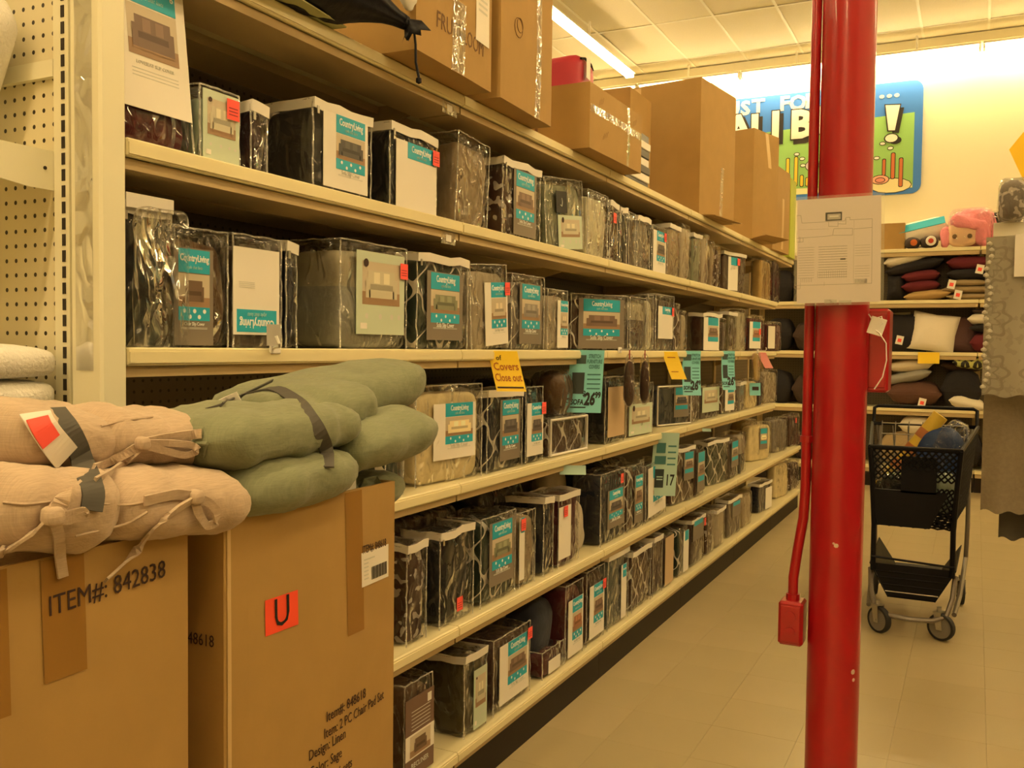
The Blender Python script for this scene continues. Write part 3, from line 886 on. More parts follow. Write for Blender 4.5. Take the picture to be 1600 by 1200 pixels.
    ('E', -1.415, 8.45, -0.08, 0.335, 0.285, 0.07, 'brown', '', '', 'brown bundle with red sticker at the shelf end', 'end brown bag', {'st': (0.5, 0.8)}),
    ('F', -1.402, 2.232, 0.0, 0.152, 0.276, 0.13, 'brownolive', '', 'recl', 'brown recliner slipcover bag with white and brown card', 'recliner bag', {'cu': (0, 1, 0.02, 0.86)}),
    ('F', -1.402, 2.571, 0.0, 0.147, 0.254, 0.2, 'olive', '', 'pale', 'olive bundle with zipped white edge and pale card', 'olive zip bundle', {'zip': 1, 'cu': (0.35, 0.95, 0.05, 0.8)}),
    ('F', -1.402, 2.836, 0.0, 0.281, 0.253, 0.16, 'brown', '', 'clw', 'brown bundle with large white card and teal bands', 'brown white-carded bag', {'cu': (0.12, 0.92, 0.1, 0.9), 'st': (0.92, 0.86)}),
    ('F', -1.402, 3.183, 0.0, 0.197, 0.098, 0.12, 'maroon', '', 'white', 'small glossy maroon bag on the base deck', 'small maroon bag', {'cu': (0.25, 0.8, 0.1, 0.6)}),
    ('F', -1.402, 3.386, 0.0, 0.179, 0.299, 0.16, 'maroon', '', 'clw', 'maroon bundle with white card', 'maroon bundle', {'cu': (0.1, 0.95, 0.05, 0.8)}),
    ('F', -1.402, 3.616, 0.0, 0.2, 0.307, 0.15, 'brown', '', 'clw', 'brown bundle with white card and red sticker', 'brown red-sticker bag', {'cu': (0.12, 0.95, 0.08, 0.8), 'st': (0.9, 0.75)}),
    ('F', -1.402, 3.894, 0.0, 0.268, 0.324, 0.16, 'greygreen', '', 'clw', 'grey-green bundle with white zipped edges', 'grey-green bag', {'zip': 1, 'cu': (0.6, 0.85, 0.05, 0.8), 'nophoto': 1}),
    ('F', -1.402, 4.22, 0.0, 0.28, 0.279, 0.14, 'brown', 'trellis', '', 'brown trellis bag with white piped corners', 'piped trellis bag', {'zip': 1}),
    ('F', -1.402, 4.471, 0.0, 0.152, 0.289, 0.14, 'brown', '', '', 'plain brown bag with white zipped top', 'plain brown bag', {'zip': 1}),
    ('F', -1.402, 4.657, 0.0, 0.163, 0.276, 0.12, 'brown', '', 'tan', 'brown bag behind a plain tan card', 'tan card bag', {'cu': (0.05, 0.95, 0.05, 0.95)}),
    ('F', -1.402, 4.924, 0.0, 0.193, 0.264, 0.14, 'green', 'trellis', 'clw', 'slim green trellis bag', 'slim green trellis bag', {'cu': (0.45, 0.98, 0.05, 0.9), 'nophoto': 1}),
    ('F', -1.402, 5.226, 0.0, 0.297, 0.265, 0.12, 'brown', '', 'cl', 'brown bag with teal card and red sticker', 'brown teal-carded bag', {'zip': 1, 'cu': (0.1, 0.85, 0.55, 0.98), 'st': (0.9, 0.85), 'nophoto': 1}),
    ('F', -1.402, 5.512, 0.0, 0.175, 0.257, 0.12, 'brown', 'camo', '', 'slim brown mottled bag with piping', 'slim brown piped bag', {}),
    ('F', -1.402, 5.758, 0.0, 0.239, 0.236, 0.14, 'beige', '', '', 'beige bag with layered folds', 'layered beige bag', {'zip': 1}),
    ('F', -1.409, 6.165, -0.04, 0.335, 0.247, 0.07, 'greybrown', '', 'cl', 'grey-brown bag with small teal card', 'grey bag teal card', {'zip': 1, 'cu': (0.3, 0.9, 0.5, 0.9), 'nophoto': 1}),
    ('F', -1.402, 6.524, 0.0, 0.3, 0.237, 0.12, 'tan', '', '', 'plain tan bag', 'plain tan bag', {}),
    ('F', -1.417, 7.21, -0.09, 0.335, 0.218, 0.07, 'navy', '', 'white', 'navy bag with pale card', 'navy bag pale card', {'cu': (0.5, 1, 0.05, 0.8), 'zip': 1}),
    ('F', -1.427, 7.957, -0.15, 0.335, 0.301, 0.07, 'cream', '', '', 'tall cream bundle', 'tall cream bundle', {}),
    ('F', -1.412, 8.506, -0.06, 0.335, 0.25, 0.07, 'brown', 'camo', '', 'brown mottled bundle at the far end of the deck', 'far brown bundle', {}),
]
FILMFAR = plastic_film('clear_plastic_film_smooth', base=0.0, haze=0.010, scale=11.0, strength=.55)
SEAM = plastic_film('clear_seam_plastic', base=.10, haze=.28, scale=60, strength=.8)
SHELFNAME = {'A': 'on the second shelf from the top', 'C': 'on the eye-level shelf', 'D': 'on the shelf under eye level',
             'E': 'on the lowest raised shelf', 'F': 'on the base deck'}
SHORTNAME = {'A': 'second shelf', 'C': 'eye-level shelf', 'D': 'shelf under eye level', 'E': 'lowest raised shelf', 'F': 'base deck'}
PHOTO = {'maroon': (.28, .11, .05), 'brown': (.13, .075, .05), 'black': (.05, .04, .035), 'navy': (.06, .05, .05), 'green': (.16, .17, .10)}
WALLPRINT = plain('photo_wall_print', (.58, .50, .38), .5)
FLOORPRINT = plain('photo_floor_print', (.34, .21, .12), .5)
def photo_mesh(w, h, col, kind):
    """printed picture of a covered seat: room, then seat back, cushions, arms"""
    cm = plain('photo_seat_%s' % col, tuple(min(1, c * 1.25 + .03) for c in PHOTO.get(col, FAB[col])), .5)
    cd = plain('photo_shade_%s' % col, tuple(c * .75 + .01 for c in PHOTO.get(col, FAB[col])), .5)
    pw = plain('photo_cushion_%s' % col, tuple(min(1, c * 1.7 + .05) for c in PHOTO.get(col, FAB[col])), .5)
    mb = MB()
    def q(a, b, c, d, lay, mi):
        x = .0003 + .0003 * lay
        mb.add([(x, a * w, b * h), (x, c * w, b * h), (x, c * w, d * h), (x, a * w, d * h)], [(0, 1, 2, 3)], mi)
    q(-.5, -.5, .5, .5, 0, 0)
    q(-.5, -.5, .5, -.2, 1, 1)
    s = .30 if kind == 'chair' else .42
    q(-s * .85, -.12, s * .85, .30, 2, 2)       # back
    q(-s * .8, -.16, s * .8, -.02, 3, 3)        # seat
    q(-s, -.34, -s * .72, .12, 4, 2)            # arms
    q(s * .72, -.34, s, .12, 4, 2)
    q(-s * .8, -.34, s * .8, -.15, 4, 2)        # skirt
    if kind != 'chair':
        q(-s * .5, .0, -s * .12, .26, 4, 4)
        q(s * .12, .0, s * .5, .26, 4, 4)
    q(-s, -.38, s, -.34, 4, 1)
    return mb.mesh('picture', [WALLPRINT, FLOORPRINT, cm, cd, pw])
def flat(name, w, h, mat, parent, x, y, z, th=.0008):
    return boxobj(name, (0, -w / 2, -h / 2), (th, w / 2, h / 2), mat, parent, loc=(x, y, z))
def make_card(root, kind, x, W, H, cu, col, opts, far, seed):
    u0, u1, v0, v1 = cu
    cw, ch = (u1 - u0) * W, (v1 - v0) * H
    cy, cz = ((u0 + u1) / 2 - .5) * W, (v0 + v1) / 2 * H
    mat = {'cl': GREYCARD, 'pale': PALE, 'tan': plain('tan_card', (.55, .40, .25), .6), 'recl': plain('brown_print', (.17, .10, .07), .55)}.get(kind, PAPER)
    card = flat('insert_card', cw, ch, mat, root, x, cy, cz, .0016)
    f = .0016
    if kind in ('cl', 'clw', 'clwbig', 'clwup'):
        up = kind == 'clwup'
        bw = cw * {'cl': .80, 'clw': .66, 'clwbig': .72, 'clwup': .86}[kind]
        bh = ch * {'cl': .24, 'clw': .24, 'clwbig': .25, 'clwup': .26}[kind]
        if 'bw' in opts: bw = cw * opts['bw']
        oy = cw * (.10 if kind == 'clw' else 0.0)
        bz = ch * (.5 if kind != 'cl' else .485) - bh / 2
        if up:
            bz = -ch * .5 + bh * .62
        flat('brand_band', bw, bh, TEAL, card, f, oy, bz)
        if not far:
            fs = min(bw / 5.9, bh * .42)
            fc = FACE_X if not up else (math.pi / 2, math.pi, math.pi / 2)
            letters('CountryLiving', round(fs * 1.35, 3), LTEXT, card, (f + .0012, oy, bz + (bh * .12 if not up else -bh * .12)), fc, narrow=.70, bold=.0004)
            letters('style that lasts', round(fs * .62, 3), plain('pale_teal_print', (.35, .62, .62), .6), card, (f + .0012, oy, bz - (bh * .27 if not up else -bh * .27)), fc, narrow=.8, shear=.35)
        if up:
            mb = MB()
            for k in range(4):
                mb.box((0, -cw * .38, ch * (.04 + .02 * k)), (.0005, -cw * .05, ch * (.046 + .02 * k)))
            mb.build('small_print', MUTED, card, loc=(f, 0, 0))
        if not opts.get('nophoto'):
            ph = ch * (.34 if kind != 'clwbig' else .36)
            pz = bz - bh / 2 - ph / 2 - ch * .01
            kd = 'chair' if opts.get('chair') else 'sofa'
            link('picture', photo_mesh(bw, ph, 'brown' if opts.get('ph') else col, kd), card, (f, oy, pz))
            if kind != 'clwbig':
                lh = ch * .14
                lz = pz - ph / 2 - lh / 2
                bb = flat('feature_band', bw, lh, TEAL, card, f, oy, lz)
                if not far:
                    mb = MB()
                    for (a, b) in ((-.32, .2), (0, .2), (.32, .2), (-.15, -.22), (.15, -.22)):
                        c = (a * bw, b * lh)
                        r = lh * .17
                        vs = [(0, c[0] + r * math.cos(i * math.pi / 4), c[1] + r * math.sin(i * math.pi / 4)) for i in range(8)]
                        mb.add(vs, [tuple(range(8))])
                    ic = mb.build('feature_icons', LTEXT, card, loc=(f + .0012, oy, lz))
                    letters('Chair Slip Cover' if kd == 'chair' else 'Sofa Slip Cover', round(bw * .125, 3), LTEXT if kind == 'cl' else MUTED, card, (f + .0006, oy, lz - lh / 2 - ch * .035), narrow=.8)
                    mb = MB()
                    for k in range(2):
                        mb.box((0, -bw * .42, -ch * .012 * k), (.0004, bw * .42, -ch * .012 * k + ch * .005))
                    mb.build('small_print', MUTED, card, loc=(f, oy, lz - lh / 2 - ch * .075))
            else:
                letters('LOVESEAT SLIP COVER', round(cw * .055, 3), MUTED, card, (f + .0006, 0, pz - ph / 2 - ch * .05))
                mb = MB()
                for k in range(3):
                    mb.box((0, -cw * .33, -ch * .025 * k), (.0004, cw * .33, -ch * .025 * k + ch * .006))
                mb.build('small_print', MUTED, card, loc=(f, 0, pz - ph / 2 - ch * .10))
    elif kind == 'pale':
        link('picture', photo_mesh(cw * .78, ch * .52, 'beigegrey', 'sofa'), card, (f, 0, ch * .12))
        if not far:
            mb = MB()
            for a in (-.3, -.02, .22, .38):
                c = (a * cw, -ch * .28)
                r = cw * .035
                mb.add([(0, c[0] + r * math.cos(i * math.pi / 4), c[1] + r * math.sin(i * math.pi / 4)) for i in range(8)], [tuple(range(8))])
            mb.build('feature_icons', MUTED, card, loc=(f + .0003, 0, 0))
            flat('bar_code', cw * .13, ch * .07, PAPER, card, f, -cw * .36, -ch * .40)
            mb = MB()
            mb.add([(0, -cw * .32 + cw * .05 * math.cos(i * math.pi / 5), ch * .36 + cw * .05 * math.sin(i * math.pi / 5)) for i in range(10)], [tuple(range(10))])
            mb.build('round_seal', INK, card, loc=(f + .0016, 0, 0))
    elif kind == 'recl':
        flat('white_field', cw, ch * .30, PAPER, card, f, 0, -ch * .10)
        link('picture', photo_mesh(cw * .72, ch * .26, 'brownolive', 'chair'), card, (f + .001, 0, -ch * .10))
        letters('RECLINER', round(cw * .14, 3), MUTED, card, (f + .0006, 0, -ch * .35))
        mb = MB()
        for k in range(6):
            mb.box((0, -cw * .30, ch * (.32 - .045 * k)), (.0004, cw * .36, ch * (.328 - .045 * k)))
        mb.build('small_print', MUTED, card, loc=(f, 0, 0))
        flat('bar_code', cw * .14, cw * .16, PAPER, card, f, cw * .33, ch * .40)
    return card
def ring(name, dx, dy, z0, z1, mat, parent, seed, th=.0016):
    """loose band round the mouth of a bag"""
    mb = MB()
    n = 5
    loop = []
    for (a, b) in (((-1, -1), (1, -1)), ((1, -1), (1, 1)), ((1, 1), (-1, 1)), ((-1, 1), (-1, -1))):
        for i in range(n):
            t = i / n
            loop.append(Vector(((a[0] + (b[0] - a[0]) * t) * dx / 2, (a[1] + (b[1] - a[1]) * t) * dy / 2, 0)))
    vs = []
    for p in loop:
        w = noise.noise(p * 14 + Vector((seed, 0, 0))) * .011
        for (k, z) in ((1.0, z0), (1.0, z1)):
            o = Vector((p.x * (1 + .02 * (z == z1)), p.y, z + w))
            vs.append(o)
        for (k, z) in ((1, z1), (1, z0)):
            d = Vector((p.x, p.y, 0)).normalized() * th
            vs.append(Vector((p.x, p.y, z + w)) - d)
    m = len(loop)
    fs = []
    for i in range(m):
        j = (i + 1) % m
        for k in range(4):
            k2 = (k + 1) % 4
            fs.append((i * 4 + k, j * 4 + k, j * 4 + k2, i * 4 + k2))
    mb.add(vs, fs)
    return mb.build(name, mat, parent)
def pack(i, row, x, y, yw, W, H, dep, col, pat, card, label, o):
    far = y > 4.6
    root = thing('slipcover_bag', label, 'slipcover', (x, y, ROWZ[row]), (math.radians(o.get('roll', 0)), math.radians(o.get('lean', 0)), yw), 'bagged slipcovers ' + SHELFNAME[row])
    n = 9 if not far else 6
    fb = link('folded_fabric', soft_box('folded_fabric', dep, W - .012, H - (.008 if o.get('zip') else .020), fabric(col, pat), n=n, p=7.5 if not o.get('puff') else 3.4, amp=.008 if not far else .005, freq=9, seed=i, bulge=.05), root, (-dep / 2 - .010, 0, .0006))
    sl = link('plastic_sleeve', soft_box('plastic_sleeve', dep + .014, W - .002, H + .004, FILM if not far else FILMFAR, n=(15 if not far else 7), p=14.0, amp=.0045, freq=19, seed=i + 50, bulge=.02), root, (-dep / 2 - .010, 0, .0002))
    xf = -.010 + .0055 + dep * .025
    if card:
        make_card(root, card, xf + .001, W, H, o.get('cu', (.1, .9, .05, .9)), col, o, far, i)
    if not far:
        mb = MB()
        x0, a, top = -.010 + .006, W / 2 - .001, H + .003
        def jit(p, k): return (p[0] + noise.noise(Vector(p) * 40 + Vector((i, k, 0))) * .003, p[1] + noise.noise(Vector(p) * 40 + Vector((k, i, 5))) * .003, p[2] + noise.noise(Vector(p) * 40 + Vector((i, 9, k))) * .003)
        for s_ in (-1, 1):
            mb.tube([jit((x0, s_ * a, top * u / 12), s_) for u in range(13)], .0022, 5)
        mb.tube([jit((x0, a * (u / 6 - 1), top), 3) for u in range(13)], .0022, 5)
        mb.tube([jit((x0 - dep * u / 6, -a, top), 4) for u in range(7)], .0022, 5)
        mb.build('bag_seam', SEAM, root, smooth=True)
    if 'black' in o:
        b = flat('black_label', W * .28, H * .30, BLACK, root, xf + .006, -W * .12, H * .68)
        letters('softly yours', .02, LTEXT, b, (.0012, 0, -.02), narrow=.7) if False else None
        mb = MB()
        mb.tube([(.001, -.012, -.01), (.001, .0, -.016), (.001, .006, .0), (.001, .002, .014)], .0016, 5)
        mb.build('swirl_print', LTEXT, b)
    if 'st' in o:
        u, v = o['st']
        s = .042 if not far else .045
        st = flat('price_sticker', s * .85, s, STICK, root, xf + .0075, (u - .5) * W, v * H, .0006)
        if not far:
            mb = MB()
            for k in range(3):
                mb.box((0, -s * .3, -s * .28 + k * s * .16), (.0004, s * .3, -s * .23 + k * s * .16))
            mb.build('price_print', plain('dark_red_print', (.35, .03, .03), .6), st, loc=(.0006, 0, 0))
    if o.get('zip'):
        hz = .024 if not far else .022
        ring('zipper_hem', dep + .022, W + .002, H - hz * .75, H + hz * .25, HEM, root, i).location = (-dep / 2 - .010, 0, 0)
        if not far:
            mb = MB()
            mb.bevbox((-.0015, -.004, -.012), (.0015, .004, .006), .0008)
            mb.build('zipper_pull', CHROME, root, loc=(.006, -W * .47, H - .02))
    if o.get('pipe'):
        mb = MB()
        a, b = W / 2 - .004, .006
        mb.tube([(0, -a, .008), (0, a, .008), (0, a, H - .004), (0, -a, H - .004)], .0055, 6, closed=True)
        mb.build('white_piping', HEM, root, loc=(.004, 0, 0))
    if o.get('over'):
        hd = MB()
        hd.bevbox((-.0015, -W / 2, 0), (.0015, W / 2, .028), .001)
        hd.build('header_strip', HEM, root, loc=(.010, 0, H - .010))
        fl = soft_box('loose_film', .024, W * 1.06, H + .035, FILM, n=12, p=8, amp=.006, freq=20, seed=i + 9)
        link('loose_film', fl, root, (.036, .004, -.040))
    return root
prev = {}
for i, (row, x, y, yw, W, H, dep, col, pat, card, look, short, o) in enumerate(PACKS):
    nb = prev.get(row)
    tail = (' past the ' + nb) if nb else ''
    for label in (look + ', ' + SHELFNAME[row] + tail, look + ', ' + SHORTNAME[row] + tail, look + ', ' + SHORTNAME[row], look):
        if len(label.split()) <= 16:
            break
    prev[row] = short
    pack(i, row, x, y, yw, W, H, dep, col, pat, card, label, o)
# ------------------------------------------------------------------ loose bundles behind and on top
def bundle(name, label, cat, loc, dims, col, pat='', rot=(0, 0, 0), p=4, amp=.01, film=True, seed=0, group=None):
    t = thing(name, label, cat, loc, rot, group)
    link('folded_fabric', soft_box('folded_fabric', dims[0], dims[1], dims[2], fabric(col, pat), n=9, p=p, amp=amp, freq=8, seed=seed, bulge=.06), t)
    if film:
        link('plastic_sleeve', soft_box('plastic_sleeve', dims[0] + .012, dims[1] + .012, dims[2] + .008, FILM, n=9, p=p + 2, amp=amp * .6, freq=14, seed=seed + 3, bulge=.05), t, (0, 0, -.0006))
    return t
bundle('cushion', 'beige cushion lying at the top back of the lowest raised shelf', 'cushion', (-1.60, 3.62, .556), (.10, .30, .37), 'beige', rot=(0, -.1, .15), p=3, film=False, seed=4)
bundle('cushion', 'beige cushion slouched low beside the maroon carded bag', 'cushion', (-1.49, 3.545, .556), (.11, .19, .215), 'beige', rot=(0, -.15, .1), p=3, film=False, seed=8)
bundle('slipcover_bag', 'black bundle lying flat at the back of the lowest raised shelf', 'slipcover', (-1.66, 2.42, .556), (.22, .50, .22), 'black', seed=11)
bundle('slipcover_bag', 'brown bundle lying flat on the black bundle at the back', 'slipcover', (-1.645, 2.46, .784), (.20, .46, .09), 'brown', seed=12)
bundle('slipcover_bag', 'dark navy bundle lying behind the tall navy bag', 'slipcover', (-1.66, 3.05, .556), (.2, .40, .33), 'black', seed=13)
bundle('slipcover_bag', 'dark bundle at the back behind the teal price sign', 'slipcover', (-1.65, 4.2, .556), (.2, .46, .31), 'black', seed=14)
bundle('slipcover_bag', 'rolled gold and taupe bag on top of the short trellis bag', 'slipcover', (-1.46, 3.30, 1.140), (.13, .24, .17), 'brownolive', rot=(0, 0, .1), p=2.6, seed=15)
bundle('slipcover_bag', 'black bundle standing behind the plain navy bag', 'slipcover', (-1.67, 3.25, .9895), (.16, .38, .29), 'black', seed=16)
bundle('slipcover_bag', 'dark grey bundle behind the hanging brown bags', 'slipcover', (-1.66, 4.6, .9895), (.16, .45, .27), 'darkgrey', seed=17)
bundle('slipcover_bag', 'grey navy folded cover slumped over the small maroon bag', 'slipcover', (-1.55, 3.22, .166), (.16, .24, .27), 'navygrey', p=2.8, rot=(0, .1, .1), film=False, seed=18)
bundle('slipcover_bag', 'brown bundle leaning at the back of the base deck', 'slipcover', (-1.68, 2.85, .166), (.14, .40, .33), 'brown', seed=19)
bundle('slipcover_bag', 'black bundle at the back of the second shelf behind the carded bags', 'slipcover', (-1.65, 2.36, 1.7715), (.14, .12, .19), 'black', seed=20)
bundle('slipcover_bag', 'dark green bundle at the back of the eye-level shelf end', 'slipcover', (-1.70, 1.77, 1.3925), (.12, .11, .20), 'darkgrey', seed=21)
bundle('cushion', 'tan cushion in a bag hanging over the end of the eye-level shelf', 'cushion', (-1.50, 7.60, 1.47), (.12, .20, .24), 'gold', p=3, seed=22) if False else None
bundle('slipcover_bag', 'cream bundle behind the cream bag near the far end', 'slipcover', (-1.62, 7.3, .556), (.15, .4, .30), 'gold', seed=23)
# white clip hooks snapped on the eye-level shelf edge
def hook(y, z, lab):
    t = thing('shelf_clip', lab, 'clip', (-1.374, y, z), group='white clips on the shelf edge')
    mb = MB()
    mb.bevbox((-.004, -.016, -.012), (.004, .016, .012), .002)
    mb.build('clip_body', WHITE, t)
    mb = MB()
    mb.tube([(.004, -.01, .0), (.03, -.03, .003), (.06, -.055, .004), (.075, -.075, .012), (.072, -.08, .026)], .0035, 6)
    mb.build('hook_arm', WHITE, t, smooth=True)
    return t
h = hook(1.582, 1.392, 'white plastic clip with hook arm below the upside-down card')
boxobj('price_plate', (0, -.022, 0), (.0015, .022, .046), plain('grey_plate', (.42, .40, .36), .5), h, loc=(.006, -.012, .006))
hook(3.779, 1.394, 'white plastic clip on the shelf edge above the hanging brown bags')
hook(6.600, 1.394, 'white plastic clip near the far end of the eye-level shelf')
# ------------------------------------------------------------------ signs hung from shelf edges
YEL = plain('yellow_paper', (.95, .66, .03), .6)
TEALP = plain('pale_teal_paper', (.22, .62, .66), .6)
PINKP = plain('pink_paper', (.80, .30, .28), .6)
def curved_sheet(mb, w, h, bend, n=8, th=.0008, skew=0.0):
    vs = []
    for s in (0, 1):
        for i in range(n + 1):
            t = i / n
            yy = -bend * t * t + s * th
            for x in (-.5, .5):
                vs.append((x * w + skew * t, yy, -t * h))
    fs = []
    m = (n + 1) * 2
    for i in range(n):
        a = i * 2
        fs.append((a, a + 2, a + 3, a + 1))
        fs.append((m + a, m + a + 1, m + a + 3, m + a + 2))
        fs.append((a, m + a, m + a + 2, a + 2))
        fs.append((a + 1, a + 3, m + a + 3, m + a + 1))
    fs.append((0, 1, m + 1, m))
    fs.append((n * 2, m + n * 2, m + n * 2 + 1, n * 2 + 1))
    mb.add(vs, fs)
def on_sheet(me, h, bend, skew, off):
    me = me.copy()
    for v in me.vertices:
        t = max(0.0, -v.co.z / h)
        v.co.x += skew * t
        v.co.y += -bend * t * t - off
    return me
def flat_letters(s, size, mat, x, z, **kw):
    """lettering already turned to face -Y at x, z"""
    me = text_mesh(s, size, mat, **kw).copy()
    for v in me.vertices:
        a = v.co.copy()
        v.co = (a.x + x, -a.z, a.y + z)
    return me
def hang_sign(name, label, x, y, z, w, h, mat, bend=.03, skew=0.0, yaw=.35, prints=()):
    t = thing(name, label, 'sign', (x, y, z), (0, 0, yaw), 'paper signs hung from the shelf edges')
    mb = MB()
    curved_sheet(mb, w, h, bend, skew=skew)
    mb.build('paper', mat, t)
    for (nm, me) in prints:
        link(nm, on_sheet(me, h, bend, skew, .0009), t)
    return t
def bars(rows, mat, nm='small_print'):
    mb = MB()
    for (x0, z0, x1, z1) in rows:
        n = max(1, int((z1 - z0) / .012))
        for k in range(n):
            mb.box((x0, -.0003, z0 + (z1 - z0) * k / n), (x1, .0003, z0 + (z1 - z0) * (k + 1) / n))
    return (nm, mb.mesh(nm, mat))
def price_prints(w, h, big=True):
    out = [bars([(-w * .42, -h * .22, -w * .02, -h * .08)], plain('photo_ink_grey', (.05, .09, .085), .6), 'sofa_print'),
           bars([(-w * .40, -h * .70, -w * .04, -h * .36)], plain('photo_ink_dark', (.022, .035, .035), .6), 'chair_print'),
           bars([(w * .04, -h * .10 - k * h * .075, w * .43, -h * .08 - k * h * .075) for k in (4, 5, 6, 7)], plain('teal_ink', (.05, .19, .20), .6))]
    for k, s in enumerate(('STRETCH', 'FURNITURE', 'COVERS')):
        out.append(('lettering', flat_letters(s, h * .085, plain('teal_ink', (.05, .19, .20), .6), w * .23, -h * (.10 + .085 * k), narrow=.55, bold=.0006)))
    if big:
        out.append(('lettering', flat_letters('SOFA', h * .115, BLACK, -w * .22, -h * .835, bold=.0010, narrow=.72, shear=.1)))
        out.append(bars([(-w * .42, -h * .925, w * .04, -h * .905)], BLACK, 'underline'))
        out.append(('lettering', flat_letters('$', h * .12, BLACK, -w * .02, -h * .70, bold=.0012, narrow=.7)))
        out.append(('lettering', flat_letters('26', h * .27, BLACK, w * .14, -h * .79, bold=.003, narrow=.62, shear=.15)))
        out.append(('lettering', flat_letters('99', h * .13, BLACK, w * .385, -h * .72, bold=.0015, narrow=.7)))
    return out
XS = -1.352
y = 2.629
hang_sign('closeout_sign', 'yellow paper sign handwritten covers closeout, hung from the eye-level shelf', XS, y, 1.388, .094, .128, YEL, bend=.02, skew=.03, yaw=.5,
          prints=[('lettering', flat_letters('of', .022, INK, -.018, -.022, bold=.0002)),
                  ('lettering', flat_letters('Covers', .034, plain('orange_marker', (.45, .13, .01), .6), .0, -.050, bold=.0006, narrow=.8)),
                  ('lettering', flat_letters('Close out', .034, plain('orange_marker', (.45, .13, .01), .6), .0, -.085, bold=.0006, narrow=.62)),
                  bars([(-.042, -.118, .042, -.113)], INK)])
for k, (px, lab, w, h, yw, b, sk) in enumerate((
        (918, 'teal paper price sign for a stretch sofa cover at 26 dollars', .132, .243, .42, .02, -.012),
        (1081, 'teal paper price sign hanging above the wavy brown bags', .100, .235, .60, .05, -.01),
        (1138, 'narrow teal paper price sign hanging above the brown zipped cards', .085, .235, .65, .05, -.01))):
    y = [3.353, 4.832, 5.643][k]
    hang_sign('price_sign', lab, XS, y, 1.393, w, h, TEALP, bend=b, skew=sk, yaw=yw, prints=price_prints(w, h))
y = 4.430
hang_sign('closeout_sign', 'blank yellow paper sign hung aslant above the white-piped bag', XS, y, 1.388, .075, .135, YEL, bend=.03, skew=.045, yaw=.5, prints=[bars([(-.02, -.03, .02, -.026), (-.025, -.1, .01, -.096)], plain('orange_marker', (.45, .13, .01), .6))])
y = 6.625
hang_sign('price_sign', 'narrow pink paper strip hung aslant at the far end of the shelf', XS, y, 1.385, .06, .11, PINKP, bend=.02, skew=.05, yaw=.5)
y = 6.430
hang_sign('price_sign', 'small teal paper sign over the cream bundle', XS, y, 1.175, .075, .085, TEALP, bend=.01, yaw=.5, prints=[('lettering', flat_letters('SALE', .028, INK, 0, -.05, bold=.0008))] if False else [bars([(-.02, -.05, .025, -.025)], INK)])
y = 6.420
bundle('hanging_bag', 'yellow crinkled bag hanging from the eye-level shelf at the far end', 'bag', (-1.345, y, 1.19), (.03, .13, .185), 'gold', p=3, amp=.012, seed=31)
y = 4.414
hang_sign('price_sign', 'pale teal paper price sign hung from the shelf under eye level', XS, y, .988, .125, .31, plain('grey_teal_paper', (.40, .58, .52), .6), bend=.02, skew=-.02, yaw=.42,
          prints=[bars([(-.045, -.10, .0, -.05), (-.05, -.155, .005, -.115)], plain('teal_ink', (.05, .19, .20), .6)),
                  bars([(.012, -.07 - .03 * k, .052, -.062 - .03 * k) for k in range(4)], plain('teal_ink', (.05, .19, .20), .6)),
                  bars([(-.05, -.27, .0, -.18)], plain('photo_ink_dark', (.022, .035, .035), .6), 'sofa_print'),
                  bars([(-.035, -.235, -.005, -.21)], plain('grey_teal_paper', (.40, .58, .52), .6), 'sofa_print'),
                  ('lettering', flat_letters('17', .075, BLACK, .030, -.235, bold=.0015, narrow=.6))])
for k, (x0, yy, zz, s) in enumerate(((-1.36, 3.240, .954, .10), (-1.36, 5.196, .952, .05))):
    hang_sign('price_sign', ['torn pale teal tag stub under the shelf beside the beige cushions', 'tiny pale teal tag stub under the shelf near the olive bag'][k], x0, yy, zz, s, s * .34, plain('grey_teal_paper', (.40, .58, .52), .6), bend=.01, yaw=.5)
# two brown bags on a clip strip
for k, px in enumerate((0, 1)):
    y = [3.809, 4.017][k]
    t = thing('hanging_bag', ['tapered brown bag in clear film hanging nearer, with red header', 'tapered brown bag in clear film hanging behind its twin, with red header'][k], 'bag', (-1.34, y, 1.15), (0, 0, .3), 'brown bags hanging from the shelf edge')
    me = soft_box('folded_fabric', .05, .085, .20, fabric('brown'), n=9, p=2.4, amp=.004, seed=40 + k)
    for v in me.vertices:
        s = (1.1 - .35 * v.co.z / .2) * min(1, .72 + v.co.z / .10)
        v.co.x *= s; v.co.y *= s
    link('folded_fabric', me, t)
    me = soft_box('plastic_sleeve', .056, .092, .235, FILM, n=10, p=2.8, amp=.003, seed=45 + k)
    for v in me.vertices:
        s = (1.1 - .35 * v.co.z / .235) * min(1, .74 + v.co.z / .10)
        v.co.x *= s; v.co.y *= s
        v.co.z -= .004
    link('plastic_sleeve', me, t)
    boxobj('header_card', (-.002, -.016, .205), (.002, .016, .245), plain('dark_red_card', (.35, .02, .02), .6), t)
